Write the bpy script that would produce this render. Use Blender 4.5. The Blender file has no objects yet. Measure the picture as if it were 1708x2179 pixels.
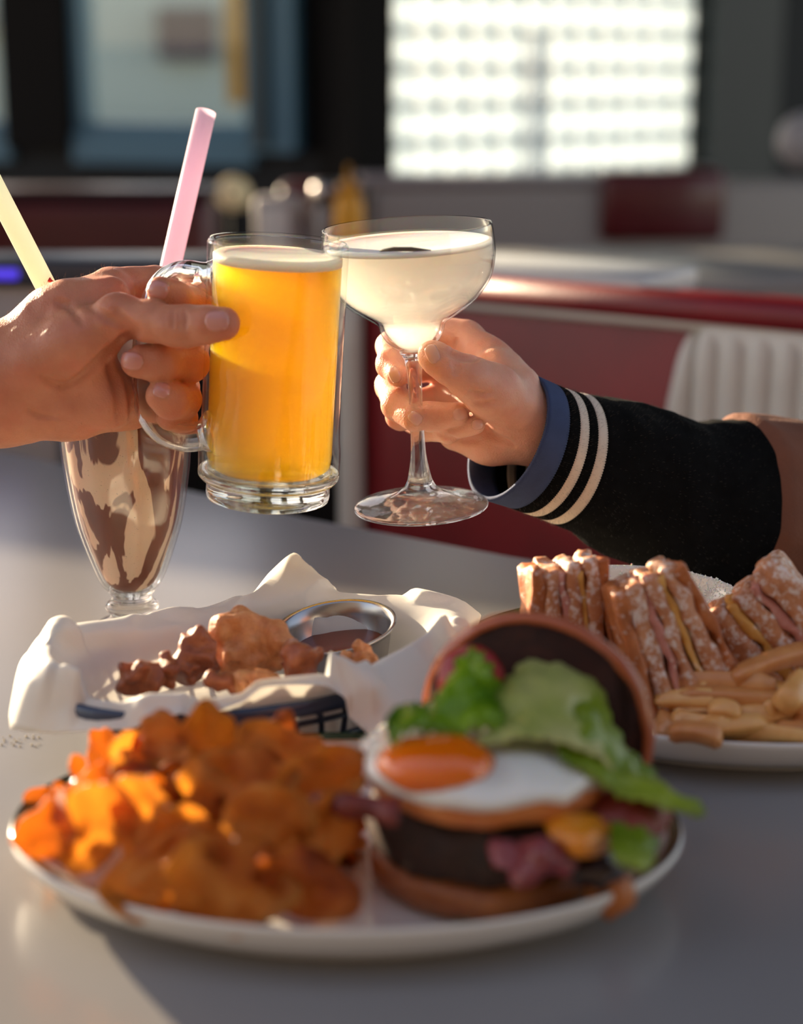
import bpy, bmesh, math, random
import numpy as np
from mathutils import Vector, Matrix, noise

# ---------------------------------------------------------------- camera
W_, H_ = 1708.0, 2179.0
PITCH = math.radians(14.6)
CAMZ = 1.11
FPX = H_ * 60.0 / 36.0
scn = bpy.context.scene
col = scn.collection
cam_d = bpy.data.cameras.new('camera')
cam_d.sensor_fit = 'VERTICAL'; cam_d.sensor_height = 36.0; cam_d.lens = 60.0
cam_d.clip_start = 0.05; cam_d.clip_end = 200
cam_d.dof.use_dof = True; cam_d.dof.focus_distance = 1.025; cam_d.dof.aperture_fstop = 3.4
cam_d.dof.aperture_blades = 0
cam = bpy.data.objects.new('camera', cam_d); col.objects.link(cam)
cam.location = (0, 0, CAMZ); cam.rotation_euler = (math.pi/2 - PITCH, 0, 0)
scn.camera = cam
# ---------------------------------------------------------------- light
SUN_AZ, SUN_EL = math.radians(-40), math.radians(10.5)
world = bpy.data.worlds.new('world'); scn.world = world; world.use_nodes = True
wn = world.node_tree.nodes; wl = world.node_tree.links
bg = wn['Background']
sky = wn.new('ShaderNodeTexSky'); sky.sky_type = 'NISHITA'; sky.sun_disc = False
sky.sun_elevation = math.radians(38); sky.sun_rotation = SUN_AZ
wmx = wn.new('ShaderNodeMix'); wmx.data_type = 'RGBA'; wmx.blend_type = 'MULTIPLY'; wmx.inputs[0].default_value = 1
wmx.inputs[7].default_value = (1.0, .78, .63, 1)      # white balance of the photograph
wl.new(sky.outputs[0], wmx.inputs[6]); wl.new(wmx.outputs[2], bg.inputs[0]); bg.inputs[1].default_value = 0.42
sun_d = bpy.data.lights.new('sun', 'SUN'); sun_d.energy = 18.0; sun_d.angle = math.radians(0.6)
sun_d.color = (1.0, 0.80, 0.54)
sun = bpy.data.objects.new('sun', sun_d); col.objects.link(sun)
_sd = Vector((math.sin(SUN_AZ)*math.cos(SUN_EL), math.cos(SUN_AZ)*math.cos(SUN_EL), math.sin(SUN_EL)))
sun.rotation_euler = _sd.to_track_quat('Z', 'Y').to_euler(); sun.location = _sd*20
scn.view_settings.view_transform = 'Standard'; scn.view_settings.look = 'None'
scn.view_settings.gamma = 1.0; scn.view_settings.use_curve_mapping = False
scn.view_settings.exposure = 0.0
cy = scn.cycles
cy.max_bounces = 12; cy.transparent_max_bounces = 24; cy.transmission_bounces = 10
cy.volume_bounces = 8; cy.diffuse_bounces = 3; cy.glossy_bounces = 4
cy.sample_clamp_indirect = 5.0; cy.use_denoising = True
cy.blur_glossy = 0.5

# ---------------------------------------------------------------- pixel -> world
CT, ST = math.cos(PITCH), math.sin(PITCH)
CAM = Vector((0, 0, CAMZ)); FW = Vector((0, CT, -ST)); UP = Vector((0, ST, CT)); RT = Vector((1, 0, 0))
def P(u, v, d):
    return CAM + d*(FW + RT*((u-W_/2)/FPX) - UP*((v-H_/2)/FPX))
def ray(u, v):
    return FW + RT*((u-W_/2)/FPX) - UP*((v-H_/2)/FPX)
def T(u, v, z=0.75):
    r = ray(u, v); t = (z-CAMZ)/r.z
    return CAM + r*t
def hit(u, v, p0, n):
    r = ray(u, v); t = (Vector(p0)-CAM).dot(n)/r.dot(n)
    return CAM + r*t
def px(n, d=1.0): return n*d/FPX

# ---------------------------------------------------------------- materials
def srgb(c):
    return tuple(((x/255)/12.92 if x/255 <= .04045 else ((x/255+.055)/1.055)**2.4) for x in c)
class NT:
    def __init__(s, name):
        s.m = bpy.data.materials.new(name); s.m.use_nodes = True
        s.n = s.m.node_tree.nodes; s.l = s.m.node_tree.links
        s.b = s.n['Principled BSDF']; s.out = s.n['Material Output']
        s.tc = s.n.new('ShaderNodeTexCoord')
    def noise(s, scale, detail=3, stretch=None, dist=0, rough=.5):
        t = s.n.new('ShaderNodeTexNoise'); t.inputs['Scale'].default_value = scale
        t.inputs['Detail'].default_value = detail; t.inputs['Distortion'].default_value = dist
        t.inputs['Roughness'].default_value = rough
        if stretch:
            mp = s.n.new('ShaderNodeMapping'); mp.inputs['Scale'].default_value = stretch
            s.l.new(s.tc.outputs['Object'], mp.inputs[0]); s.l.new(mp.outputs[0], t.inputs['Vector'])
        else: s.l.new(s.tc.outputs['Object'], t.inputs['Vector'])
        return t.outputs['Fac']
    def ramp(s, fac, stops, interp='LINEAR'):
        r = s.n.new('ShaderNodeValToRGB'); r.color_ramp.interpolation = interp
        e = r.color_ramp.elements
        while len(e) < len(stops): e.new(.5)
        for q, (p, c) in zip(e, stops):
            q.position = p; q.color = (*c, 1) if len(c) == 3 else c
        s.l.new(fac, r.inputs[0]); return r.outputs[0]
    def mixc(s, fac, a, b):
        m = s.n.new('ShaderNodeMix'); m.data_type = 'RGBA'
        if isinstance(fac, float): m.inputs[0].default_value = fac
        else: s.l.new(fac, m.inputs[0])
        for i, x in ((6, a), (7, b)):
            if isinstance(x, tuple): m.inputs[i].default_value = (*x, 1)
            else: s.l.new(x, m.inputs[i])
        return m.outputs[2]
    def bump(s, h, dist=.001, strength=.5):
        b = s.n.new('ShaderNodeBump'); b.inputs['Distance'].default_value = dist
        b.inputs['Strength'].default_value = strength
        s.l.new(h, b.inputs['Height']); s.l.new(b.outputs[0], s.b.inputs['Normal']); return b.outputs[0]
    def set(s, **k):
        for a, v in k.items():
            i = s.b.inputs[a.replace('_', ' ')]
            if hasattr(v, 'is_linked') or hasattr(v, 'links'): s.l.new(v, i)
            elif isinstance(v, tuple) and i.type == 'RGBA': i.default_value = (*v, 1)
            else: i.default_value = v
        return s
    def translucent(s, color, fac):
        t = s.n.new('ShaderNodeBsdfTranslucent')
        if isinstance(color, tuple): t.inputs[0].default_value = (*color, 1)
        else: s.l.new(color, t.inputs[0])
        mx = s.n.new('ShaderNodeMixShader'); mx.inputs[0].default_value = fac
        s.l.new(s.b.outputs[0], mx.inputs[1]); s.l.new(t.outputs[0], mx.inputs[2])
        s.l.new(mx.outputs[0], s.out.inputs[0]); return s
def simple(name, c, rough=.5, metal=0., coat=0., var=0., vscale=30, bumpd=0., bscale=200, sss=0., sssr=(1, .3, .1), ssss=.01, spec=.5):
    k = NT(name); c = srgb(c)
    if var:
        f = k.noise(vscale, 4)
        lo = tuple(x*(1-var) for x in c); hi = tuple(min(1, x*(1+var)) for x in c)
        k.set(Base_Color=k.ramp(f, [(.3, lo), (.7, hi)]))
    else: k.set(Base_Color=c)
    k.set(Roughness=rough, Metallic=metal); k.b.inputs['Specular IOR Level'].default_value = spec
    if coat: k.set(Coat_Weight=coat, Coat_Roughness=.06)
    if sss:
        k.set(Subsurface_Weight=sss, Subsurface_Scale=ssss); k.b.inputs['Subsurface Radius'].default_value = sssr
    if bumpd: k.bump(k.noise(bscale, 3), bumpd, .6)
    return k.m
def thin_glass(name, tint=(.96, .97, .97), rough=.02, ior=1.5, boost=0.0):
    k = NT(name); n, l = k.n, k.l
    tr = n.new('ShaderNodeBsdfTransparent'); tr.inputs[0].default_value = (*tint, 1)
    gl = n.new('ShaderNodeBsdfAnisotropic') if False else n.new('ShaderNodeBsdfGlossy')
    gl.inputs['Roughness'].default_value = rough
    fr = n.new('ShaderNodeFresnel'); ge = n.new('ShaderNodeNewGeometry')
    mr = n.new('ShaderNodeMapRange'); mr.inputs[3].default_value = ior; mr.inputs[4].default_value = 1/ior
    l.new(ge.outputs['Backfacing'], mr.inputs[0]); l.new(mr.outputs[0], fr.inputs[0])
    fac = fr.outputs[0]
    if boost:
        a = n.new('ShaderNodeMath'); a.operation = 'ADD'; a.inputs[1].default_value = boost; a.use_clamp = True
        l.new(fac, a.inputs[0]); fac = a.outputs[0]
    mx = n.new('ShaderNodeMixShader'); l.new(fac, mx.inputs[0])
    l.new(tr.outputs[0], mx.inputs[1]); l.new(gl.outputs[0], mx.inputs[2]); l.new(mx.outputs[0], k.out.inputs[0])
    return k.m
def solid_glass(name, c=(1, 1, 1), rough=0.0, ior=1.48, clear=.3):
    k = NT(name); k.set(Base_Color=c, Roughness=rough, IOR=ior, Transmission_Weight=1.0)
    k.bump(k.noise(70, 2), .0006, .5)
    t = k.n.new('ShaderNodeBsdfTransparent'); t.inputs[0].default_value = (*c, 1)
    mx = k.n.new('ShaderNodeMixShader'); mx.inputs[0].default_value = clear
    k.l.new(k.b.outputs[0], mx.inputs[1]); k.l.new(t.outputs[0], mx.inputs[2]); k.l.new(mx.outputs[0], k.out.inputs[0]); return k.m

# ---------------------------------------------------------------- object helpers
def mesh(name, verts, faces, smooth=True):
    me = bpy.data.meshes.new(name)
    me.from_pydata([tuple(v) for v in verts], [], [tuple(f) for f in faces])
    if smooth: me.polygons.foreach_set('use_smooth', [True]*len(me.polygons))
    me.update(); return me
def tag(o, label=None, cat=None, group=None, kind=None):
    if label: o['label'] = label
    if cat: o['category'] = cat
    if group: o['group'] = group
    if kind: o['kind'] = kind
    return o
def thing(name, label, cat, loc=(0, 0, 0), group=None, rot=None):
    o = bpy.data.objects.new(name, None); col.objects.link(o); o.empty_display_size = .02
    o.location = loc
    if rot is not None: o.rotation_euler = rot
    return tag(o, label, cat, group)
def mat_of(o):
    m = Matrix.LocRotScale(o.location, o.rotation_euler, None)
    return (mat_of(o.parent) @ m) if o.parent else m
def obj(name, vf, m, parent=None, smooth=True, world=True, mods=None):
    """vf = (verts, faces) or mesh; world=True: verts are in world space"""
    if isinstance(vf, bpy.types.Mesh): me = vf
    else:
        v, f = vf
        if parent is not None and world:
            a = np.array([tuple(x) for x in v], dtype=float)
            I = np.array(mat_of(parent).inverted())
            v = a @ I[:3, :3].T + I[:3, 3]
        me = mesh(name, v, f, smooth)
    if m is not None and not me.materials: me.materials.append(m)
    o = bpy.data.objects.new(name, me); col.objects.link(o)
    if parent is not None: o.parent = parent
    return o
def struct(name, vf, m, parent=None, smooth=False):
    o = obj(name, vf, m, parent, smooth)
    if parent is None: o['kind'] = 'structure'
    return o
def single(name, label, cat, vf, m, group=None, smooth=True, kind=None):
    """a thing that is one mesh; origin moved to its base centre"""
    v, f = vf; a = np.array([tuple(x) for x in v], dtype=float)
    c = np.array([(a[:, 0].min()+a[:, 0].max())/2, (a[:, 1].min()+a[:, 1].max())/2, a[:, 2].min()])
    o = obj(name, (a-c, f), m, None, smooth); o.location = c
    return tag(o, label, cat, group, kind)
def join(*parts):
    V = []; F = []
    for v, f in parts:
        k = len(V); V += [tuple(x) for x in v]; F += [tuple(i+k for i in q) for q in f]
    return V, F
def box(c, s, M=None):
    x, y, z = s[0]/2, s[1]/2, s[2]/2
    V = [Vector((i*x, j*y, k*z)) for i in (-1, 1) for j in (-1, 1) for k in (-1, 1)]
    F = [(0, 1, 3, 2), (4, 6, 7, 5), (0, 4, 5, 1), (2, 3, 7, 6), (0, 2, 6, 4), (1, 5, 7, 3)]
    V = [(M @ v if M is not None else v) + Vector(c) for v in V]
    return V, F
def rbox(c, s, r, M=None, seg=2):
    bm = bmesh.new(); bmesh.ops.create_cube(bm, size=1)
    bmesh.ops.scale(bm, vec=s, verts=bm.verts)
    bmesh.ops.bevel(bm, geom=bm.edges[:], offset=r, segments=seg, profile=.5, affect='EDGES')
    V = [(M @ v.co if M is not None else v.co.copy()) + Vector(c) for v in bm.verts]
    bm.verts.index_update(); F = [[v.index for v in f.verts] for f in bm.faces]; bm.free()
    return V, F
def lathe(prof, seg=64, closed=False, sx=1, sy=1, fl=None):
    """prof list of (r,z); fl(phi,r,z)->(r,z) optional"""
    V = []; n = len(prof)
    for (r, z) in prof:
        for s in range(seg):
            a = 2*math.pi*s/seg; rr, zz = (r, z) if fl is None else fl(a, r, z)
            V.append((rr*math.cos(a)*sx, rr*math.sin(a)*sy, zz))
    F = []
    for i in range(n if closed else n-1):
        j = (i+1) % n
        for s in range(seg):
            t = (s+1) % seg
            F.append((i*seg+s, i*seg+t, j*seg+t, j*seg+s))
    if not closed:
        F.append(tuple(range(seg))[::-1]); F.append(tuple((n-1)*seg+s for s in range(seg)))
    return V, F
def xf(vf, M):
    return [M @ Vector(v) for v in vf[0]], vf[1]
def catmull(pts, n):
    pts = [np.array(p, float) for p in pts]; out = []
    q = [2*pts[0]-pts[1]] + pts + [2*pts[-1]-pts[-2]]
    for i in range(1, len(q)-2):
        for k in range(n):
            t = k/n; a, b, c, d = q[i-1], q[i], q[i+1], q[i+2]
            out.append(.5*((2*b)+(-a+c)*t+(2*a-5*b+4*c-d)*t*t+(-a+3*b-3*c+d)*t**3))
    out.append(pts[-1]); return out
def tube(pts, rad, seg=12, flat=1.0, caps=True, up=Vector((0, 1, 0)), closed=False):
    pts = [Vector(p) for p in pts]; n = len(pts)
    if not hasattr(rad, '__len__'): rad = [rad]*n
    V = []
    for i, p in enumerate(pts):
        if closed: t = pts[(i+1) % n]-pts[i-1]
        else: t = pts[min(i+1, n-1)]-pts[max(i-1, 0)]
        t.normalize(); s = t.cross(up)
        if s.length < 1e-4: s = t.cross(Vector((1, 0, 0)))
        s.normalize(); w = s.cross(t)
        for k in range(seg):
            a = 2*math.pi*k/seg
            V.append(p + s*(rad[i]*math.cos(a)) + w*(rad[i]*flat*math.sin(a)))
    F = []
    for i in range(n if closed else n-1):
        j = (i+1) % n
        for k in range(seg):
            t = (k+1) % seg; F.append((i*seg+k, i*seg+t, j*seg+t, j*seg+k))
    if caps and not closed:
        F.append(tuple(range(seg))[::-1]); F.append(tuple((n-1)*seg+k for k in range(seg)))
    return V, F
def grid_faces(nu, nv, wrap=False):
    F = []
    for i in range(nu-1):
        for j in range(nv if wrap else nv-1):
            k = (j+1) % nv; F.append((i*nv+j, i*nv+k, (i+1)*nv+k, (i+1)*nv+j))
    return F
def solid_sheet(G, th):
    """G: (nu,nv,3) array -> closed thin solid"""
    G = np.array(G, float); nu, nv, _ = G.shape
    du = np.gradient(G, axis=0); dv = np.gradient(G, axis=1)
    N = np.cross(du, dv); L = np.linalg.norm(N, axis=2, keepdims=True); N = N/np.maximum(L, 1e-9)
    A = (G+N*th/2).reshape(-1, 3); B = (G-N*th/2).reshape(-1, 3); k = nu*nv
    F = grid_faces(nu, nv); F2 = [tuple(i+k for i in f[::-1]) for f in F]
    bd = [(i, 0) for i in range(nu)] + [(nu-1, j) for j in range(1, nv)] + [(i, nv-1) for i in range(nu-2, -1, -1)] + [(0, j) for j in range(nv-2, 0, -1)]
    ids = [i*nv+j for i, j in bd]; S = []
    for a, b in zip(ids, ids[1:]+ids[:1]): S.append((a, b, b+k, a+k))
    return np.vstack([A, B]), F+F2+S

# ---------------------------------------------------------------- SDF modelling
def nvalue(p, scale, seed=0):
    q = p*scale; i = np.floor(q).astype(np.int64); f = q-i; f = f*f*(3-2*f)
    def h(a, b, c):
        n = (a*374761393 + b*668265263 + c*2147483647 + seed*1274126177) & 0xffffffff
        n = ((n ^ (n >> 13))*1274126177) & 0xffffffff
        return ((n ^ (n >> 16)) & 0xffff)/65535.0*2-1
    r = 0
    for dx in (0, 1):
        for dy in (0, 1):
            for dz in (0, 1):
                w = (f[..., 0] if dx else 1-f[..., 0])*(f[..., 1] if dy else 1-f[..., 1])*(f[..., 2] if dz else 1-f[..., 2])
                r = r + w*h(i[..., 0]+dx, i[..., 1]+dy, i[..., 2]+dz)
    return r
def capsule(p, a, b, ra, rb, sc=None):
    a = np.array(a, dtype=np.float32); b = np.array(b, dtype=np.float32); ab = b-a
    t = np.clip(((p-a) @ ab)/max(float(ab @ ab), 1e-12), 0, 1)
    return np.linalg.norm(p-a-t[..., None]*ab, axis=-1) - (ra+t*(rb-ra))
def smin(a, b, k):
    h = np.clip(.5+.5*(b-a)/k, 0, 1); return b+(a-b)*h - k*h*(1-h)
def smax(a, b, k): return -smin(-a, -b, k)
def sdf_mesh(fn, lo, hi, h):
    lo = np.array(lo, dtype=np.float32); hi = np.array(hi, dtype=np.float32)
    n = np.ceil((hi-lo)/h).astype(int)+1
    ax = [lo[i]+h*np.arange(n[i], dtype=np.float32) for i in range(3)]
    D = np.empty(tuple(n), dtype=np.float32)
    B = 16
    cen = [lo[i]+h*(np.arange(0, n[i], B)+B/2-.5) for i in range(3)]
    g = np.stack(np.meshgrid(*cen, indexing='ij'), -1).astype(np.float32)
    dc = fn(g); lim = h*B*.9+.006
    for I in np.ndindex(dc.shape):
        sl_ = tuple(slice(i*B, min((i+1)*B, n[q])) for q, i in enumerate(I))
        if abs(dc[I]) > lim: D[sl_] = dc[I]
        else: D[sl_] = fn(np.stack(np.meshgrid(*[ax[q][sl_[q]] for q in range(3)], indexing='ij'), -1))
    S = D < 0
    c = np.zeros(tuple(n-1), dtype=np.int8)
    sl = lambda o, A: A[o[0]:A.shape[0]-1+o[0], o[1]:A.shape[1]-1+o[1], o[2]:A.shape[2]-1+o[2]]
    cs = [(i, j, k) for i in (0, 1) for j in (0, 1) for k in (0, 1)]
    for o in cs: c += sl(o, S)
    m = (c > 0) & (c < 8); cells = np.argwhere(m); idx = -np.ones(m.shape, dtype=np.int64); idx[m] = np.arange(len(cells))
    pos = np.zeros((len(cells), 3)); w = np.zeros(len(cells))
    for a in cs:
        for ax_ in range(3):
            if a[ax_]: continue
            b = list(a); b[ax_] = 1
            da = D[cells[:, 0]+a[0], cells[:, 1]+a[1], cells[:, 2]+a[2]]; db = D[cells[:, 0]+b[0], cells[:, 1]+b[1], cells[:, 2]+b[2]]
            q = (da < 0) != (db < 0); t = np.where(q, da/np.where(q, da-db, 1), 0)
            pt = np.array(a, float)[None] + t[:, None]*(np.array(b)-np.array(a))[None]
            pos[q] += pt[q]; w[q] += 1
    V = (cells+pos/w[:, None])*h+lo
    F = []
    for a in range(3):
        b, d = (a+1) % 3, (a+2) % 3
        A = np.moveaxis(S, a, 0); ch = A[:-1] != A[1:]
        # interior edges in other two axes
        e = np.argwhere(np.moveaxis(ch, 0, a) if a else ch)
        e = e[(e[:, b] > 0) & (e[:, d] > 0) & (e[:, b] < n[b]-1) & (e[:, d] < n[d]-1)]
        o = np.zeros((4, 3), int); o[0, b] = -1; o[0, d] = -1; o[1, d] = -1; o[3, b] = -1
        q = np.stack([idx[tuple((e+o[i]).T)] for i in range(4)], 1)
        inside = S[tuple(e.T)]
        q[~inside] = q[~inside][:, ::-1]
        F.append(q)
    F = np.vstack(F); F = F[(F >= 0).all(1)]
    return V, F.tolist()
# ================================================================ SETTING
M_floor = simple('floor_tile', (92, 88, 84), .35, var=.2, vscale=4)
M_wall = simple('dark_wall_paint', (22, 27, 29), .8, var=.15, vscale=3)
M_ceil = simple('ceiling_paint', (70, 72, 72), .8)
M_frame = simple('teal_window_frame', (84, 128, 150), .4)
M_black = simple('black_column', (14, 12, 11), .8, spec=.2)
M_glass = thin_glass('window_pane_glass')
M_red = simple('dark_red_vinyl', (122, 10, 24), .42, coat=.0, var=.2, vscale=9, bumpd=.0006, bscale=260)
M_dred = simple('deep_red_vinyl', (84, 10, 20), .38, coat=.2, var=.15, vscale=9)
M_cream = simple('cream_vinyl', (206, 204, 196), .4, var=.06, vscale=12, bumpd=.0004, bscale=300)
M_chrome = simple('brushed_steel_trim', (205, 205, 208), .3, 1.0)
M_lam = simple('pale_laminate', (138, 135, 133), .24, var=.04, vscale=3)
_k = NT('pale_mortar'); _k.set(Base_Color=(.5, .6, .68), Roughness=.7); _k.translucent((.55, .66, .74), .5); M_mortar = _k.m

# floor, ceiling, ground outside
struct('floor', box((0, 1.9, -.03), (9, 7.9, .06)), M_floor)
K = P(702, 300, 4.75); K.z = 0                       # corner between the two glazed walls
bdir = Vector((.80, .60, 0)).normalized(); bn = Vector((.60, -.80, 0)).normalized()
ldir = Vector((-.93, .36, 0)).normalized(); ln = Vector((-.36, -.93, 0)).normalized()
def wbox(o, d, n, s0, s1, z0, z1, t0, t1):
    """box in a wall's frame: along d from s0 to s1, depth t0..t1 along n (towards room)"""
    V = [o + d*s + n*t + Vector((0, 0, z)) for s in (s0, s1) for t in (t0, t1) for z in (z0, z1)]
    F = [(0, 1, 3, 2), (4, 6, 7, 5), (0, 4, 5, 1), (2, 3, 7, 6), (0, 2, 6, 4), (1, 5, 7, 3)]
    if (d.cross(n)).z < 0: F = [f[::-1] for f in F]
    return V, F
def along(u, v, d, n, o=K): return (hit(u, v, o, n)-o).dot(d)
# ---- right wall with the glass block window
gs0 = along(768, 300, bdir, bn); gs1 = along(1480, 300, bdir, bn)
zs = hit(1100, 372, K, bn).z
gz1 = 1.95
wr = struct('wall_right', join(
    wbox(K, bdir, bn, .05, gs0, 0, 3.6, -.12, 0), wbox(K, bdir, bn, gs1, 3.9, 0, 3.6, -.12, 0),
    wbox(K, bdir, bn, gs0, gs1, 0, zs, -.12, 0), wbox(K, bdir, bn, gs0, gs1, gz1, 3.6, -.12, 0)), M_wall)
struct('trim_1', wbox(K, bdir, bn, gs1+.02, gs1+.34, .6, 2.7, 0, .05), simple('dark_teal_panel', (24, 38, 42), .5))
struct('trim_2', wbox(K, bdir, bn, gs0-.03, gs1+.02, zs-.035, zs, -.1, .06), simple('grey_window_ledge', (150, 146, 150), .5))
win = thing('window_1', None, None, tuple(K + bdir*gs0 + Vector((0, 0, zs)))); win['kind'] = 'structure'
win['label'] = 'glass block window glowing white with sunlight above the far booth'
M_block = NT('sunlit_glass_block')
M_block.set(Base_Color=(.95, .98, 1.0), Roughness=.15, IOR=1.4)
M_block.translucent((.56, .66, .74), .85)
_t = M_block.n.new('ShaderNodeBsdfTransparent'); _m = M_block.n.new('ShaderNodeMixShader')
_f = M_block.ramp(M_block.noise(26, 2), [(.40, (.10, .10, .10)), (.60, (.42, .42, .42))])
M_block.l.new(_f, _m.inputs[0]); M_block.l.new(M_block.out.inputs[0].links[0].from_socket, _m.inputs[1]); M_block.l.new(_t.outputs[0], _m.inputs[2])
M_block.l.new(_m.outputs[0], M_block.out.inputs[0])
M_block = M_block.m
nb = 13; bw = (gs1-gs0)/nb; nr = int(round((gz1-zs)/(bw*.99))); bh = (gz1-zs)/nr
def block_mesh():
    n = 5; G = {}
    V = []; F = []
    for side in (1, -1):
        base = len(V)
        for i in range(n):
            for j in range(n):
                x = (i/(n-1)-.5)*(bw-.006); z = (j/(n-1)-.5)*(bh-.006)
                e = min(1-abs(2*i/(n-1)-1), 1-abs(2*j/(n-1)-1))
                V.append((x, side*(.03+.012*math.sin(min(1, e*1.2)*math.pi/2)), z))
        for i in range(n-1):
            for j in range(n-1):
                q = (base+i*n+j, base+(i+1)*n+j, base+(i+1)*n+j+1, base+i*n+j+1)
                F.append(q[::-1] if side == 1 else q)
    bd = [(i, 0) for i in range(n)]+[(n-1, j) for j in range(1, n)]+[(i, n-1) for i in range(n-2, -1, -1)]+[(0, j) for j in range(n-2, 0, -1)]
    ids = [i*n+j for i, j in bd]
    for a, b in zip(ids, ids[1:]+ids[:1]): F.append((a, b, b+n*n, a+n*n)[::-1])
    return V, F
bme = mesh('glass_block', *block_mesh()); bme.materials.append(M_block)
ang = math.atan2(bdir.y, bdir.x)
for i in range(nb):
    for j in range(nr):
        o = obj('glass_block', bme, None, win)
        o.location = bdir*((i+.5)*bw) + Vector((0, 0, (j+.5)*bh)) - bn*.06; o.rotation_euler = (0, 0, ang)
bars = [wbox(K, bdir, bn, gs0+i*bw-.004, gs0+i*bw+.004, zs, gz1, -.085, -.035) for i in range(nb+1)]
bars += [wbox(K, bdir, bn, gs0, gs1, zs+j*bh-.004, zs+j*bh+.004, -.085, -.035) for j in range(nr+1)]
obj('mortar_grid', join(*bars), M_mortar, win, smooth=False)
# ---- corner column
struct('trim_3', wbox(K, bdir, bn, -.02, .12, 0, 3.6, -.12, .14), M_black)
# ---- left wall with clear windows
L = lambda u, v=250: along(u, v, ldir, ln)
sill = 1.0; head = 3.35
lw = []
s_end = L(150)+1.5
lw.append(wbox(K, ldir, ln, 0, s_end, 0, sill-.12, -.1, 0)); lw.append(wbox(K, ldir, ln, 0, s_end, head, 3.6, -.1, 0))
lw.append(wbox(K, ldir, ln, .10, L(640), 0, 3.6, -.1, 0))
struct('wall_back', join(*lw), M_wall)
# window units between mullions
edges = [L(527), L(150), L(150)+1.3]
mull = []
for k, e in enumerate(edges):
    w = .17 if k else .3
    e0 = e if k else L(620)
    mm = wbox(K, ldir, ln, (e-.02 if k else L(640)), (e+.20 if k else L(545)), sill-.12, head, -.09, .05)
    struct('trim_%d' % (4+k), mm, M_frame if not k else M_black)
struct('trim_9', wbox(K, ldir, ln, L(590), L(560), sill-.1, head, .05, .09), simple('slate_frame_cover', (52, 72, 80), .4))
for k in range(len(edges)-1):
    a = (L(545) if k == 0 else edges[k]+.20); b = edges[k+1]-.02
    w = thing('window_%d' % (k+2), None, None, tuple(K+ldir*a+Vector((0, 0, sill-.12)))); w['kind'] = 'structure'
    obj('window_pane', wbox(K, ldir, ln, a, b, sill-.12, head, -.04, -.034), M_glass, w, smooth=False)
    rz = hit(300, 283, K, ln).z
    if k < 2:
        obj('window_rail', wbox(K, ldir, ln, a, b, rz-.045, rz+.03, -.06, .0), M_frame, w, smooth=False)
    obj('window_frame', join(wbox(K, ldir, ln, a, a+.03, sill-.12, head, -.06, .01), wbox(K, ldir, ln, b-.03, b, sill-.12, head, -.06, .01),
        wbox(K, ldir, ln, a, b, sill-.16, sill-.08, -.06, .03)), M_frame, w, smooth=False)
struct('wall_front', box((0, -1.9, 1.8), (9, .1, 3.6)), simple('back_room_wall', (70, 62, 58), .8))  # unseen wall behind the camera, added to cut the fill on front faces
struct('ceiling', box((0, 4.3, 3.64), (9, 6.0, .08)), M_ceil)  # unseen ceiling cut short, leaving an added opening for sky light over the table
# ---- outside
struct('ground', box((0, 30, -.15), (90, 50, .1)), simple('pavement', (120, 122, 118), .9, var=.1, vscale=2))
fc = simple('pale_grey_facade', (196, 214, 206), .8, var=.06, vscale=.6)
fb = thing('building', 'pale grey-green building seen through the left windows', 'building', (-2.6, 12, -.1))
obj('facade', box((-2.35, 12.15, .78), (3.3, .3, 1.76)), fc, fb, smooth=False)
def fbox(u0, v0, u1, v1, y, t):
    a = hit(u0, v0, (0, y, 0), Vector((0, 1, 0))); b = hit(u1, v1, (0, y, 0), Vector((0, 1, 0)))
    return box(((a.x+b.x)/2, y, (a.z+b.z)/2), (abs(b.x-a.x), t, abs(b.z-a.z)))
obj('facade_window', fbox(335, 15, 460, 125, 11.95, .12), simple('dim_shop_window', (88, 86, 100), .3), fb, smooth=False)
obj('facade_window', fbox(-60, 10, 60, 60, 11.95, .12), simple('dim_shop_glass', (150, 168, 170), .3), fb, smooth=False)
obj('facade_ledge', fbox(-200, 262, 520, 290, 11.9, .2), simple('facade_ledge', (60, 68, 66), .8), fb, smooth=False)
single('banner', 'narrow yellow banner hanging outside beside the window frame', 'banner', fbox(478, -80, 520, 222, 6.6, .02),
       simple('yellow_banner_cloth', (196, 146, 20), .7), smooth=False)
rnd = random.Random(5)
def shrub(u, v, r, y, c, lab):
    p = hit(u, v, (0, y, 0), Vector((0, 1, 0)))
    V = []; F = []
    for i in range(420):
        q = Vector((rnd.gauss(0, 1), rnd.gauss(0, 1), rnd.gauss(0, 1))).normalized()*r*(.6+.4*rnd.random()**.5)
        q.z = q.z*.9
        c0 = p+q; a = Vector((rnd.uniform(-1, 1), rnd.uniform(-1, 1), rnd.uniform(-1, 1))).normalized()*.05
        b = a.cross(Vector((rnd.uniform(-1, 1), rnd.uniform(-1, 1), rnd.uniform(-1, 1)))).normalized()*.025
        k = len(V); V += [c0-a, c0+b, c0+a, c0-b]; F.append((k, k+1, k+2, k+3))
    k = thing('shrub', lab, 'shrub', (p.x, p.y, -.1), 'shrubs outside the windows')
    obj('foliage', (V, F), c, k, smooth=False)
    obj('stem', tube([(p.x, p.y, -.1), (p.x+.02, p.y, p.z*.5), (p.x, p.y, p.z)], [.03, .025, .01], 8), simple('shrub_stem', (70, 55, 40), .8), k)
fol = simple('yellow_green_foliage', (150, 156, 60), .7, var=.25, vscale=8)
fol2 = simple('grey_green_foliage', (110, 130, 110), .7, var=.25, vscale=8)
shrub(205, 345, .10, 9.5, fol, 'yellow-green shrub outside, just right of the black mullion')
shrub(290, 350, .10, 9.7, fol, 'yellow-green shrub outside, second right of the black mullion')
shrub(380, 345, .11, 9.6, fol2, 'grey-green shrub outside near the yellow banner')
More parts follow.
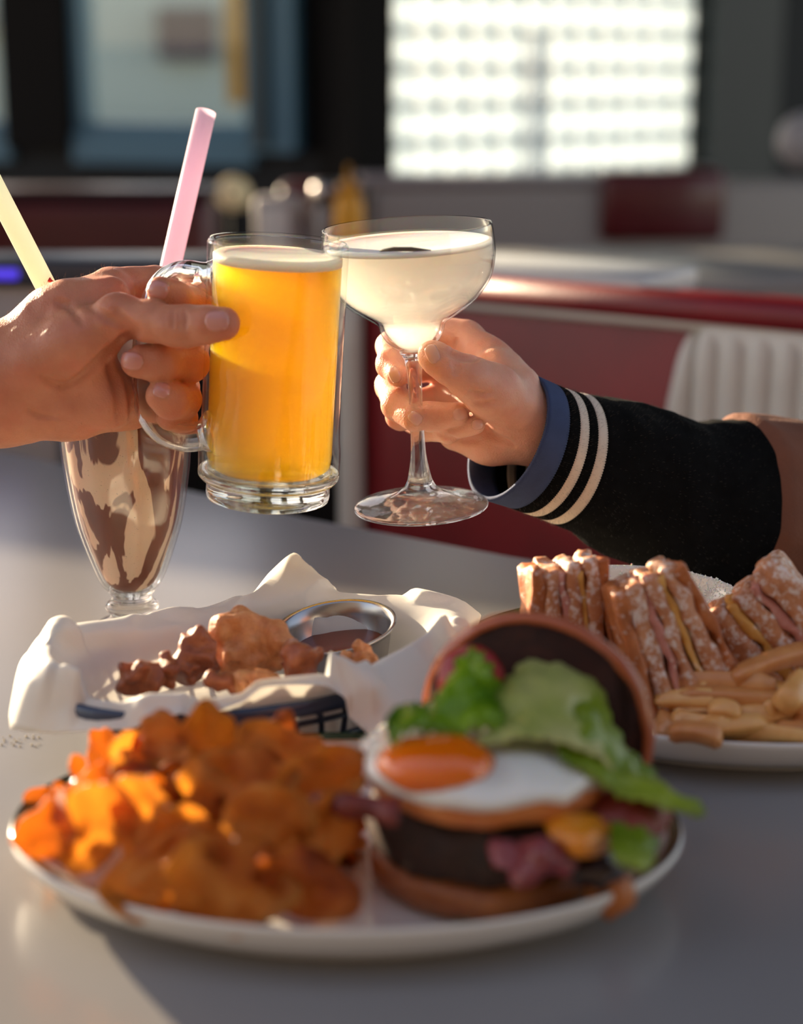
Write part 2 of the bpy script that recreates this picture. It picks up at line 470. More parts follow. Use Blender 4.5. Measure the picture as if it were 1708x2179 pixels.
shrub(40, 340, .12, 9.4, fol2, 'grey-green shrub outside the leftmost window')

# ================================================================ BOOTHS
def frame_box(o, a, s0, s1, z0, z1, t0, t1, r=0.0):
    n = Vector((-a.y, a.x, 0))
    c = o + a*(s0+s1)/2 + n*(t0+t1)/2 + Vector((0, 0, (z0+z1)/2))
    R = Matrix.Rotation(math.atan2(a.y, a.x), 3, 'Z')
    s = (abs(s1-s0), abs(t1-t0), abs(z1-z0))
    return rbox(c, s, r, R) if r else box(c, s, R)
# near booth, right
BO = Vector((.09, 1.85, 0)); BA = Vector((.82, -.572, 0)).normalized(); BN = Vector((-BA.y, BA.x, 0))
def bs(u, v): return (hit(u, v, BO, BN)-BO).dot(BA)
def bz(u, v): return hit(u, v, BO, BN).z
b0 = bs(752, 850)
zt = bz(1100, 572)
near = thing('booth', 'dark red vinyl booth with cream ribbed back panel behind the table', 'booth', tuple(BO+BA*.3))
obj('backrest', frame_box(BO, BA, b0+.01, 1.0, .40, zt-.022, .0, .12, .012), M_red, near)
obj('top_rail', frame_box(BO, BA, b0, bs(1370, 600), zt-.024, zt, -.006, .13, .006), simple('pale_top_cap', (205, 203, 200), .35), near)
obj('top_roll', tube([BO+BA*s+Vector((0, 0, zt-.026))-BN*.0 for s in (b0+.01, .3, .6, 1.0)], .018, 14), M_red, near)
obj('piping', tube([BO+BA*s+Vector((0, 0, bz(1000, 636)-.002))-BN*.002 for s in (b0+.02, .3, .6, 1.0)], .0105, 10), M_cream, near)
ez = [zt-.02, .8, .7, .6, .42]
obj('end_piping', tube([BO+BA*(b0+.004)+Vector((0, 0, z))-BN*.012 for z in ez], .016, 14), M_cream, near)
obj('seat', frame_box(BO, BA, b0, 1.0, .30, .45, -.50, -.02, .03), M_dred, near)
obj('seat_base', frame_box(BO, BA, b0+.03, 1.0, 0, .30, -.46, .10), M_black, near, smooth=False)
# cream ribbed insert: vertical channels with rounded top-left corner
s_a = bs(1424, 900); s_top = bs(1500, 682); ztop = bz(1560, 672)
rib_w = .0285
def insert_top(s):
    x = (s-s_a)/.052
    return ztop - (.105*(1-math.sqrt(max(0, 1-(1-x)**2))) if x < 1 else 0)
panel = obj('back_panel', frame_box(BO, BA, s_a+.04, 1.0, .42, ztop-.01, -.012, .01, .004), M_cream, near)
for k in range(14):
    s0 = s_a+k*rib_w; 
    G = []
    for i in range(13):
        a = math.pi*i/12; s = s0+rib_w/2-math.cos(a)*rib_w/2
        top = insert_top(max(s, s_a+.002))
        row = []
        for j in range(14):
            z = .45+(top-.45)*j/13
            drop = .012 if j == 13 else 0
            lean = .010*((z-.45)/.45)
            row.append(BO+BA*(s+.02*(z-.85) if k < 0 else s)-BN*(.006+.012*math.sin(a)**.8-drop)+Vector((0, 0, z)))
        G.append(row)
    obj('rib', (np.array([[tuple(p) for p in r] for r in G]).reshape(-1, 3), grid_faces(13, 14)), M_cream, panel)
# neighbouring partition, left
LA = Vector((1, -.03, 0)).normalized(); LO = Vector((-.6, 1.93, 0)); LN = Vector((-LA.y, LA.x, 0))
def ls(u, v): return (hit(u, v, LO, LN)-LO).dot(LA)
zl = hit(200, 552, LO, LN).z
part = thing('booth', 'grey backed booth behind the left hand, dark top rail', 'booth', tuple(LO+LA*.2), None)
e = ls(118, 800)
obj('top_rail', frame_box(LO, LA, -1.6, ls(736, 560), zl-.03, zl, -.01, .09, .006), simple('slate_rail', (58, 62, 72), .4), part)
obj('back_panel', frame_box(LO, LA, -1.6, e, .55, zl-.03, .0, .08, .004), simple('greige_panel', (168, 160, 156), .5), part)
obj('end_post', frame_box(LO, LA, e, ls(146, 800), .0, zl-.03, -.005, .085, .004), simple('grey_post', (84, 88, 94), .5), part)
obj('dark_panel', frame_box(LO, LA, ls(146, 800), ls(735, 800), .0, zl-.03, .02, .08), M_black, part, smooth=False)
obj('seat', frame_box(LO, LA, -1.6, ls(140, 990), .42, .56, -.35, 0, .02), simple('slate_seat_vinyl', (74, 76, 84), .4), part)
led = simple('blue_light_strip', (60, 50, 200), .4)
ledn = led.node_tree.nodes['Principled BSDF']; ledn.inputs['Emission Color'].default_value = (.09, .05, .75, 1); ledn.inputs['Emission Strength'].default_value = .9
obj('light_strip', frame_box(LO, LA, -1.2, ls(44, 575), hit(20, 592, LO, LN).z, hit(20, 570, LO, LN).z, -.016, -.004, .003), led, part)

# added unseen panel left of frame; its top edge casts the table's shadow line
_el, _az = SUN_EL, SUN_AZ
_sh = Vector((math.sin(_az), math.cos(_az), 0))*2.4; _dz = .75+2.4*math.tan(_el)
_a = T(-500, 1085); _b = T(1250, 1318)
_dd = (_b-_a); _dd.z = 0; _dd.normalize(); _p = T(500, 1225)+_sh; _p.z = 0
dv = thing('shadow_caster', 'added unseen panel left of view, casting the shadow line on the table', 'shadow_caster', tuple(_p-_dd*.6))
obj('panel', frame_box(_p, _dd, -1.5, .75, .08, _dz-.03, 0, .05), simple('shadow_caster_brown', (58, 36, 26), .5), dv, smooth=False)
obj('cap_rail', frame_box(_p, _dd, -1.52, .77, _dz-.03, _dz, -.012, .062, .004), M_black, dv)
obj('foot_rail', frame_box(_p, _dd, -1.5, .75, 0, .08, .005, .045), M_black, dv)
# far booths by the window wall
def far(name_label, pts_u, v0, v1, y, m, depth=.12, cat='booth', grp=None, nm='booth'): pass
FA = Vector((.97, .12, 0)).normalized(); FO = Vector((.0, 3.95, 0)); FN = Vector((-FA.y, FA.x, 0))
fs = lambda u, v: (hit(u, v, FO, FN)-FO).dot(FA)
fz = lambda u, v: hit(u, v, FO, FN).z
fb2 = thing('booth', 'far booth with pale back and dark red padded panel under the glass block window', 'booth', (.5, 3.95, 0))
obj('backrest', frame_box(FO, FA, fs(790, 450), fs(1760, 450), .3, fz(1000, 392), 0, .12, .02), simple('greige_vinyl', (150, 143, 138), .5), fb2)
obj('red_panel', frame_box(FO, FA, fs(1275, 450), fs(1538, 450), fz(1400, 512), fz(1400, 362), -.03, .13, .02), M_dred, fb2)
obj('seat', frame_box(FO, FA, fs(780, 450), fs(1800, 450), .3, .48, -.45, 0, .03), M_dred, fb2)
obj('top_rail', frame_box(FO, FA, fs(770, 450), fs(1275, 450), fz(1000, 392), fz(1000, 374), -.01, .13, .004), simple('grey_rail', (148, 140, 144), .4), fb2)
fb3 = thing('booth', 'dark red far booth below the left windows', 'booth', (-.6, 3.4, 0))
GO = Vector((-.35, 3.35, 0)); GA = Vector((.99, -.03, 0)).normalized(); GN = Vector((-GA.y, GA.x, 0))
g_s = lambda u, v: (hit(u, v, GO, GN)-GO).dot(GA); g_z = lambda u, v: hit(u, v, GO, GN).z
obj('backrest', frame_box(GO, GA, -.75, g_s(448, 480), .3, g_z(200, 425), 0, .12, .02), M_dred, fb3)
obj('top_rail', frame_box(GO, GA, -.75, g_s(452, 480), g_z(200, 427), g_z(200, 402), -.01, .13, .006), simple('black_red_rail', (52, 22, 26), .4), fb3)
obj('seat', frame_box(GO, GA, -.75, g_s(448, 480), .3, .46, -.45, 0, .03), M_dred, fb3)
fb4 = thing('booth', 'narrow dark red booth end beside the condiment bottles', 'booth', (-.2, 3.9, 0))
HO = Vector((-.2, 3.9, 0)); HA = Vector((1, 0, 0)); HN = Vector((0, 1, 0))
h_s = lambda u, v: (hit(u, v, HO, HN)-HO).dot(HA); h_z = lambda u, v: hit(u, v, HO, HN).z
obj('backrest', frame_box(HO, HA, h_s(592, 450), h_s(768, 450), .3, h_z(650, 392), 0, .12, .02), M_dred, fb4)
obj('seat', frame_box(HO, HA, h_s(592, 450), h_s(768, 450), .3, .46, -.4, 0, .03), M_dred, fb4)
# far table (grey top between the booths)
ft = thing('table', 'far grey-topped table between the two booths', 'table', (.55, 3.2, 0))
tc = T(1350, 548); 
obj('tabletop', rbox((.70, 3.28, .735), (1.25, .55, .03), .01, Matrix.Rotation(math.radians(7), 3, 'Z')), simple('grey_tabletop', (150, 146, 142), .3), ft)
obj('table_leg', tube([(.62, 3.28, .03), (.62, 3.28, .722)], .04, 12), M_chrome, ft)
obj('table_base', tube([(.62, 3.28, .0), (.62, 3.28, .03)], .22, 24), M_black, ft)
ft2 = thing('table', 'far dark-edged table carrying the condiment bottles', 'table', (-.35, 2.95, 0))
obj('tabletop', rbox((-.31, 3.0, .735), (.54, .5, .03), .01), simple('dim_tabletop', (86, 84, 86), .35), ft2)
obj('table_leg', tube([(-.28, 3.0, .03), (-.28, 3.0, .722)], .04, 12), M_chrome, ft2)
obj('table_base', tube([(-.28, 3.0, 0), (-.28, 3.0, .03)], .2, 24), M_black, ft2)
def far_bottle(u, r, h, y, mbody, mcap, name, label, cat, capr=.5, tip=True):
    p = hit(u, 480, (0, y, 0), Vector((0, 1, 0))); x = p.x
    t = thing(name, label, cat, (x, y, .75), 'condiments on the far table')
    obj('body', xf(lathe([(r*.9, 0), (r, .006), (r, h*.62), (r*.92, h*.7), (r*.6, h*.76), (r*.5, h*.78)], 20), Matrix.Translation((x, y, .75))), mbody, t)
    pr = [(r*capr, h*.78), (r*capr, h*.84), (r*.22, h*.86), (r*.1, h)] if tip else [(r*capr*1.2, h*.78), (r*capr*1.2, h*.95), (r*capr, h)]
    obj('cap', xf(lathe(pr, 16), Matrix.Translation((x, y, .75))), mcap, t)
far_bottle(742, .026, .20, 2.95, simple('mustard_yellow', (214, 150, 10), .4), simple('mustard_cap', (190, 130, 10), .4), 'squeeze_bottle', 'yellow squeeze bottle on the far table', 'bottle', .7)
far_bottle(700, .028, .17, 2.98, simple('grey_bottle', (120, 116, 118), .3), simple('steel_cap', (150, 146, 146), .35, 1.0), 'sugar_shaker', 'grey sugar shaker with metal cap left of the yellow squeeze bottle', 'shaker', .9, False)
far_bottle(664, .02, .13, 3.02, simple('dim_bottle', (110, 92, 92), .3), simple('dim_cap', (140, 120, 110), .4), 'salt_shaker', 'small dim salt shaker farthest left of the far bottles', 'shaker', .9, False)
nd = thing('napkin_dispenser', 'pale upright napkin dispenser left of the far bottles', 'dispenser', (hit(590, 480, (0, 3.05, 0), Vector((0, 1, 0))).x, 3.05, .75))
nx = nd.location.x
obj('housing', rbox((nx, 3.05, .82), (.075, .09, .14), .008), simple('pale_dispenser', (176, 166, 160), .4), nd)
obj('napkin', rbox((nx, 3.0, .825), (.05, .012, .10), .003), simple('napkin_paper', (215, 210, 202), .8), nd)
lp = hit(497, 412, (0, 3.6, 0), Vector((0, 1, 0)))
lg = thing('pale_globe', 'small pale yellow globe glowing faintly behind the mug', 'round_object', (lp.x, 3.6, 0))  # pale ball on a stand; its faint glow is set in the material
glo = simple('globe_glow', (222, 200, 150), .4)
gn = glo.node_tree.nodes['Principled BSDF']; gn.inputs['Emission Color'].default_value = (.75, .6, .38, 1); gn.inputs['Emission Strength'].default_value = .12
bm = bmesh.new(); bmesh.ops.create_icosphere(bm, subdivisions=3, radius=.036); V = [v.co+lp for v in bm.verts]; bm.verts.index_update(); F = [[v.index for v in f.verts] for f in bm.faces]; bm.free()
obj('globe', (V, F), glo, lg)
obj('stand', tube([(lp.x, 3.6, 0), (lp.x, 3.6, lp.z-.02)], .012, 10), M_black, lg)
# vague pale grey blob on a thin arm at the far right edge
q = hit(1712, 300, (0, 3.7, 0), Vector((0, 1, 0)))
def blob_grid(c, r, seed, amp=.12, n=24, sz=1.0):
    V = []; F = []
    for i in range(n+1):
        th = math.pi*i/n
        for j in range(n*2):
            ph = math.pi*j/n
            d = Vector((math.sin(th)*math.cos(ph), math.sin(th)*math.sin(ph), math.cos(th)))
            k = 1+amp*noise.fractal(d*2.2+Vector((seed, 0, 0)), .8, 2.1, 4)
            V.append(Vector(c)+Vector((d.x*r[0], d.y*r[1], d.z*r[2]))*k)
    for i in range(n):
        for j in range(n*2):
            k = (j+1) % (n*2); F.append((i*n*2+j, (i+1)*n*2+j, (i+1)*n*2+k, i*n*2+k))
    return V, F
cb = thing('pale_blob', 'blurred pale round blob at the right edge of the photo', 'round_object', tuple(q))
obj('blob_body', blob_grid(q, (.06, .05, .06), 3, .03), simple('pale_blob_grey', (150, 148, 150), .5), cb)
obj('blob_arm', tube([q+Vector((0, 0, 0)), q+Vector((.1, .2, .05)), q+Vector((.4, 1.05, .05))], .01, 8), M_black, cb)

# ================================================================ MAIN TABLE
far_pts = [(-900, 870), (0, 960), (392, 1042), (642, 1101), (1077, 1183), (1373, 1229), (1760, 1262), (2300, 1330)]
fp = [T(u, v) for u, v in far_pts]
tt = thing('dining_table', 'pale grey laminate diner table under the food, sunlit at the front', 'table', (0, .8, 0))
pl = [(p.x, p.y) for p in fp] + [(.95, .30), (-1.05, .30)]
def prism(poly, z0, z1):
    n = len(poly); V = [(x, y, z0) for x, y in poly]+[(x, y, z1) for x, y in poly]
    F = [tuple(range(n))[::-1] if False else tuple(range(n)), tuple(range(2*n-1, n-1, -1))]
    F += [(i, i+n, (i+1) % n+n, (i+1) % n) for i in range(n)]
    return V, F
obj('tabletop', prism(pl, .715, .75), M_lam, tt, smooth=False)
obj('edge_trim', tube([(x, y, .7325) for x, y in pl[:8]], .0172, 10), M_chrome if False else simple('grey_edge', (120, 118, 120), .4), tt)
obj('table_leg', tube([(-.1, .85, .02), (-.1, .85, .716)], .045, 16), M_chrome, tt)
obj('table_base', xf(lathe([(.26, 0), (.26, .012), (.08, .03), (.05, .04)], 32), Matrix.Translation((-.1, .85, 0))), M_black, tt)
# ================================================================ GLASSES
M_tg = thin_glass('drinking_glass', (.985, .99, .985), .015)
M_sg = solid_glass('solid_glass', (.97, 1, .985))
M_sg2 = solid_glass('clear_glass', (1, 1, 1))
# ---- milkshake
mk = Vector((-.1725, 1.043, .75))
ms = thing('milkshake_glass', 'tall footed milkshake glass streaked with chocolate, standing behind the basket', 'glass', tuple(mk))
TM = Matrix.Translation(mk)
flute = lambda a, r, z: (r*(1+.012*math.cos(10*a)*min(1, max(0, (z-.04)/.03))), z)
wall = [(.0125, .036), (.019, .042), (.025, .056), (.0335, .083), (.0385, .112), (.0405, .132), (.0425, .165), (.0445, .184)]
cw = [tuple(p) for p in catmull(wall, 5)]
inner = [(r-.0022, z+(.0015 if i < 3 else 0)) for i, (r, z) in enumerate(cw)][::-1]
obj('glass_bowl', xf(lathe(cw + [(.0437, .1855)] + inner + [(.0005, .0385)], 80, fl=flute), TM), M_tg, ms)
foot = [(.0005, .006), (.02, .004), (.034, 0), (.0362, .002), (.0355, .005), (.031, .009), (.024, .0145), (.0165, .019), (.0138, .0215), (.0155, .0235), (.0172, .0262), (.0155, .029), (.0132, .031), (.0128, .034), (.0145, .0375), (.0005, .0375)]
obj('glass_foot', xf(lathe([tuple(p) for p in catmull(foot, 3)], 64), TM), M_sg2, ms)
k = NT('chocolate_streaked_milkshake')
n1 = k.noise(1, 3, stretch=(38, 38, 13), dist=1.4); n2 = k.noise(900, 1)
choc = k.ramp(n1, [(.0, (.10, .022, .008)), (.475, (.20, .05, .018)), (.495, (.74, .56, .42)), (1, (.80, .64, .50))])
spk = k.ramp(n2, [(.0, (.3, .25, .2)), (.27, (1, 1, 1))], 'CONSTANT')
mm = k.n.new('ShaderNodeMix'); mm.data_type = 'RGBA'; mm.blend_type = 'MULTIPLY'; mm.inputs[0].default_value = .6
k.l.new(choc, mm.inputs[6]); k.l.new(spk, mm.inputs[7])
k.set(Base_Color=mm.outputs[2], Roughness=.35, Subsurface_Weight=.8, Subsurface_Scale=.02)
k.b.inputs['Subsurface Radius'].default_value = (1, .6, .4)
liq = [(r-.0029, z+.002) for r, z in cw if z > .037]
liq = [(.0005, .0385)] + [(r*.98, z) for r, z in liq if z < .172] + [(.03, .174), (.0005, .174)]
obj('milkshake', xf(lathe(liq, 64, fl=flute), TM), k.m, ms)
cream = simple('whipped_cream', (245, 236, 220), .5, sss=.5, ssss=.01, bumpd=.001, bscale=90)
wc = obj('whipped_cream', xf(lathe([tuple(p) for p in catmull([(.034, .176), (.037, .184), (.032, .194), (.024, .20), (.014, .208), (.0005, .212)], 4)], 40,
    fl=lambda a, r, z: (r*(1+.07*math.sin(6*a+z*200)), z)), TM), cream, ms)
ch = thing('cherry', 'red cherry with a curved stem peeking over the left hand', 'cherry', tuple(mk+Vector((-.0, -.01, .20))))
cc = mk+Vector((-.012, .004, .206))
obj('fruit', blob_grid(cc, (.0105, .0105, .010), 2, .03, 14), simple('cherry_red', (170, 10, 16), .15, coat=.6), ch)
sp = [cc+Vector((0, 0, .008)), P(135, 612, 1.035), P(118, 603, 1.035), P(104, 596, 1.035)]
obj('stem', tube([tuple(p) for p in catmull([tuple(q) for q in sp], 6)], [.0009]*16+[.0011, .0014, .002], 8), simple('cherry_stem', (190, 40, 26), .4), ch)
# ---- straws
def straw(c, a, b, r, label, nm='drinking_straw'):
    k = NT(nm+'_plastic'); k.set(Base_Color=c, Roughness=.35, Subsurface_Weight=0.0); k.translucent(tuple(min(1, x*1.05) for x in c), .6)
    a, b = Vector(a), Vector(b); t = (b-a).normalized(); s = t.cross(Vector((0, 1, 0))).normalized(); w = s.cross(t)
    V = []; F = []; n = 28; L = [a, a.lerp(b, .33), a.lerp(b, .66), b]
    rings = [(p, r) for p in L] + [(p, r-.0006) for p in L[::-1]]
    for p, rr in rings:
        V += [p+s*rr*math.cos(2*math.pi*i/n)+w*rr*math.sin(2*math.pi*i/n) for i in range(n)]
    for i in range(len(rings)):
        j = (i+1) % len(rings)
        F += [(i*n+q, i*n+(q+1) % n, j*n+(q+1) % n, j*n+q) for q in range(n)]
    return single('drinking_straw', label, 'straw', (V, F), k.m)
straw((.95, .99, .88), P(196, 800, 1.052), P(-62, 300, 1.02), .0064, 'wide pale green straw leaning left out of the milkshake')
straw((.97, .82, .90), P(296, 860, 1.085), P(438, 238, 1.115), .0067, 'wide pink straw leaning right out of the milkshake')

# ---- mug
mb = P(569, 1062, 1.017)
mug = thing('glass_mug', 'glass beer mug of hazy orange drink tilted in the left hand', 'mug', tuple(mb), rot=(math.radians(1.0), math.radians(3.6), math.radians(0)))
MM = mat_of(mug)
def seg_(p, n=3): return [tuple(q) for q in catmull(p, n)]
R0 = .0405
mw = [(R0+.0012, .0165), (R0+.0014, .030), (R0+.0003, .045), (R0-.0002, .09), (R0, .145), (R0, .1515)]
mwall = seg_(mw, 5)
mi = [(R0-.0042, .0165), (R0-.0042, .03), (R0-.0042, .09), (R0-.0040, .145), (R0-.0034, .152)]
prof = mwall + [(R0-.0012, .1535), (R0-.0026, .1533)] + seg_(mi, 5)[::-1]
obj('glass_wall', xf(lathe(prof, 96, closed=False), MM), M_tg, mug)
base = [(.0005, .003), (.024, .003), (.0335, .0), (.0362, .0012), (.0368, .004), (.0366, .0105), (.0372, .0120), (.0400, .0128), (.0418, .0150), (.0419, .0175), (.0412, .0182), (R0-.0046, .0182), (R0-.0075, .0165), (.0005, .0155)]
obj('glass_base', xf(lathe(base, 96), MM), M_sg, mug)
def drink_volume(name, c, dens, aniso=.3, absorb=None, ad=0):
    k = NT(name); n, l = k.n, k.l
    tr = n.new('ShaderNodeBsdfTransparent'); gl = n.new('ShaderNodeBsdfGlossy'); gl.inputs['Roughness'].default_value = .05
    fr = n.new('ShaderNodeFresnel'); ge = n.new('ShaderNodeNewGeometry'); mr = n.new('ShaderNodeMapRange')
    mr.inputs[3].default_value = 1.2; mr.inputs[4].default_value = 1/1.2
    l.new(ge.outputs['Backfacing'], mr.inputs[0]); l.new(mr.outputs[0], fr.inputs[0])
    mx = n.new('ShaderNodeMixShader'); l.new(fr.outputs[0], mx.inputs[0]); l.new(tr.outputs[0], mx.inputs[1]); l.new(gl.outputs[0], mx.inputs[2])
    l.new(mx.outputs[0], k.out.inputs['Surface'])
    vs = n.new('ShaderNodeVolumeScatter'); vs.inputs['Color'].default_value = (*c, 1); vs.inputs['Density'].default_value = dens; vs.inputs['Anisotropy'].default_value = aniso
    sh = vs.outputs[0]
    if absorb:
        va = n.new('ShaderNodeVolumeAbsorption'); va.inputs['Color'].default_value = (*absorb, 1); va.inputs['Density'].default_value = ad
        ad_ = n.new('ShaderNodeAddShader'); l.new(sh, ad_.inputs[0]); l.new(va.outputs[0], ad_.inputs[1]); sh = ad_.outputs[0]
    l.new(sh, k.out.inputs['Volume']); return k
k = drink_volume('hazy_orange_drink', (1.0, .98, .85), 50, .5, (1.0, .94, .0), 200)
rl = R0-.0036
obj('drink', xf(lathe([(.0005, .0188), (rl-.004, .0188), (rl-.0005, .022), (rl, .028), (rl, .1405), (.0005, .1405)], 72), MM), k.m, mug)
foamm = simple('drink_foam', (252, 240, 214), .6, sss=.6, ssss=.01, bumpd=.0006, bscale=900)
obj('foam', xf(lathe([(.0005, .1406), (rl+.0001, .1406), (rl+.0002, .1448), (rl-.002, .1462), (rl-.006, .1452), (.0005, .145)], 72), MM), foamm, mug)
hp = [P(466, 592, .992), P(430, 590, .995), (P(388, 586, 1.0)), P(350, 607, 1.0), P(326, 660, 1.0), P(313, 740, 1.0), P(311, 820, 1.0), P(322, 880, 1.0), P(352, 917, 1.0), P(392, 930, 1.0), P(428, 927, 1.0), P(452, 922, .998)]
hpts = catmull([tuple(p) for p in hp], 6)
rr = [.0088 + .004*max(0, 1-i/5) + .005*max(0, 1-(len(hpts)-1-i)/6) for i in range(len(hpts))]
obj('handle', tube(hpts, rr, 24, flat=.82), M_sg, mug)

# ---- coupe
cb_ = P(896, 1080, 1.055)
coupe = thing('coupe_glass', 'stemmed coupe glass of cloudy white cocktail held by the right hand', 'glass', tuple(cb_), rot=(math.radians(1.5), math.radians(-3.0), 0))
MC = mat_of(coupe)
bo = [(.0085, .0985), (.0150, .1035), (.0188, .1095), (.0205, .1150), (.0262, .1190), (.0385, .1275), (.0478, .1395), (.0513, .151), (.0518, .160), (.0510, .1690), (.0503, .1725)]
bo_ = seg_(bo, 5)
bi = [(.0494, .1728), (.0500, .1690), (.0508, .160), (.0503, .151), (.0467, .1398), (.0374, .1286), (.025, .1204), (.0188, .1162), (.0160, .1095), (.0105, .1025), (.0040, .0985), (.0005, .0975)]
obj('glass_bowl', xf(lathe(bo_ + [(.0500, .1733)] + seg_(bi, 5), 96), MC), M_tg, coupe)
ft_ = [(.0005, .0035), (.02, .0018), (.036, .0), (.0405, .0), (.0415, .0012), (.0405, .0028), (.034, .0048), (.022, .0075), (.0125, .0115), (.0085, .016), (.0066, .0225), (.0048, .034), (.0043, .048), (.0041, .065), (.0045, .082), (.0058, .093), (.0084, .0984), (.0005, .0984)]
obj('stem_and_foot', xf(lathe(seg_(ft_, 4), 96), MC), M_sg2, coupe)
k = drink_volume('cloudy_white_cocktail', (1.0, .995, .985), 60, .45, (1.0, .85, .55), 2)
li = [(r-.0005, z) for r, z in seg_(bi, 5)[::-1] if .0976 < z < .1605]
obj('drink', xf(lathe([(.0005, .0982)] + li + [(.0005, .1605)], 80), MC), k.m, coupe)
obj('foam', xf(lathe([(.0005, .1606), (.0501, .1606), (.0500, .1632), (.048, .1640), (.045, .1630), (.02, .1630), (.0005, .1630)], 80,
    fl=lambda a, r, z: (r, z+(.0005*math.sin(9*a)*math.sin(17*a) if r > .049 and z > .162 else 0))), MC), simple('cocktail_foam', (250, 246, 238), .6, sss=.5, ssss=.01), coupe)
# thin dark strip along the front of the foam
fl_ = mat_of(coupe) @ Vector((-.002, -.0470, .1645))
obj('dark_strip', tube([fl_+Vector((-.014, .001, 0)), fl_+Vector((-.006, 0, .001)), fl_+Vector((.004, 0, .001)), fl_+Vector((.015, .001, 0))], [.0006, .0013, .0013, .0006], 8), simple('dark_strip_brown', (60, 45, 30), .5), coupe)

# ================================================================ HANDS
def skin(name, c1, c2, red=(200, 96, 74)):
    k = NT(name); n = k.noise(45, 4, rough=.6); n2 = k.noise(420, 3)
    c = k.ramp(n, [(.3, srgb(c1)), (.7, srgb(c2))])
    c = k.mixc(k.ramp(k.noise(28, 2), [(.5, (0, 0, 0)), (.8, (.5, .5, .5))]), c, srgb(red))
    k.set(Base_Color=c, Roughness=.48, Subsurface_Weight=.55, Subsurface_Scale=.007)
    k.b.inputs['Subsurface Radius'].default_value = (1.0, .32, .14)
    k.b.inputs['Specular IOR Level'].default_value = .4
    v = k.n.new('ShaderNodeTexVoronoi'); v.inputs['Scale'].default_value = 900; k.l.new(k.tc.outputs['Object'], v.inputs['Vector'])
    m = k.n.new('ShaderNodeMath'); m.operation = 'ADD'; k.l.new(v.outputs['Distance'], m.inputs[0]); k.l.new(n2, m.inputs[1])
    k.bump(m.outputs[0], .00035, .5)
    return k.m
SK1 = skin('tanned_skin', (190, 122, 92), (208, 142, 110)); SK2 = skin('fair_skin', (216, 156, 130), (230, 176, 152), (214, 120, 100))
NL = simple('fingernail_pink', (214, 142, 128), .25, sss=.4, ssss=.003, coat=.4)
NL2 = simple('fingernail_pale', (232, 172, 156), .25, sss=.4, ssss=.003, coat=.4)
def cv(l):   # [(u,v,d,rpx)] -> [(xyz, r)]
    return [(np.array(P(u, v, d)), r*d/FPX) for u, v, d, r in l]
def hand_sdf(palm, fingers, creases, kp=.009, kf=.0022):
    palm = [cv(c) for c in palm]; fingers = [cv(f) for f in fingers]
    def base(p):
        A = None
        for ch in palm:
            for (a, ra), (b, rb) in zip(ch, ch[1:]):
                d = capsule(p, a, b, ra, rb); A = d if A is None else smin(A, d, kp)
        B = None
        for f in fingers:
            d = None
            for i, ((a, ra), (b, rb)) in enumerate(zip(f, f[1:])):
                e = capsule(p, a, b, ra, rb)
                if i == 0: A = smin(A, e, .007)
                d = e if d is None else smin(d, e, .0045)
            B = d if B is None else smin(B, d, .0012)
        return smin(A, B, kf)
    def surf(u, v, d0=.90):
        r = np.array(ray(u, v)); ln_ = np.linalg.norm(r); r = r/ln_; o = np.array(CAM); t = d0*ln_
        for _ in range(60):
            e = float(base((o+r*t)[None].astype(np.float32))[0]); t += e*.8
            if abs(e) < 1e-5: break
        return o+r*t, r
    cr = []
    for c, w in creases:
        pts = []
        fine = catmull([q[:3] for q in c], 4)
        for u, v, r in fine:
            q, dr = surf(u, v); rr = r/FPX
            pts.append(((q - dr*rr*.25).astype(np.float32), max(rr, .0003)))
        cr.append((pts, w))
    def fn(p):
        D = base(p)
        nr = np.abs(D) < .0045
        if p.ndim == 4 and nr.any() and p.shape[0] > 1:
            q = p[nr]; E = D[nr]; lo_, hi_ = q.min(0)-.008, q.max(0)+.008
            for c, w in cr:
                for (a, ra), (b, rb) in zip(c, c[1:]):
                    if np.linalg.norm(a-b) > .02 or (a < lo_).any() or (a > hi_).any(): continue
                    E = smax(E, -capsule(q, a, b, ra, rb), w)
            D[nr] = E
        return D + .0003*nvalue(p, 160, 3) + .0008*nvalue(p, 45, 7)
    fn.surf = surf; fn.base = base
    return fn
def put_nail(fn, u, v, ax, L, Wd, m, parent):
    """nail centred on the skin seen at pixel (u, v); ax = direction of the free edge in the picture plane"""
    q, dr = fn.surf(u, v); e = .0006; g = []
    B = lambda x: float(fn.base(np.array(x, dtype=np.float32)[None])[0])
    for i in range(3):
        h = np.zeros(3); h[i] = e; g.append(B(q+h)-B(q-h))
    n = Vector(g).normalized(); n = (n*.75 - Vector(dr)*.25).normalized()
    a = RT*ax[0] - UP*ax[1]; a = (a-n*a.dot(n)).normalized(); s_ = a.cross(n).normalized(); L /= FPX; Wd /= FPX
    G = []; N_ = 13
    for i in range(N_):
        x = -1+2*i/(N_-1); row = []
        w = (1-abs(x)**3.0)**(1/2.4) if x < 0 else (1-abs(x)**4.0)**(1/2.4)
        for j in range(N_):
            y = -1+2*j/(N_-1)
            p = Vector(q)+a*(x*L)+s_*(y*w*Wd)+n*.004
            for _ in range(14):
                p = p - n*B(p)*.85
            hgt = .00075 - .0009*max(0, -x-.35) - .0004*abs(y)**4
            row.append(tuple(p+n*hgt))
        G.append(row)
    return obj('fingernail', solid_sheet(G, .0005), m, parent)

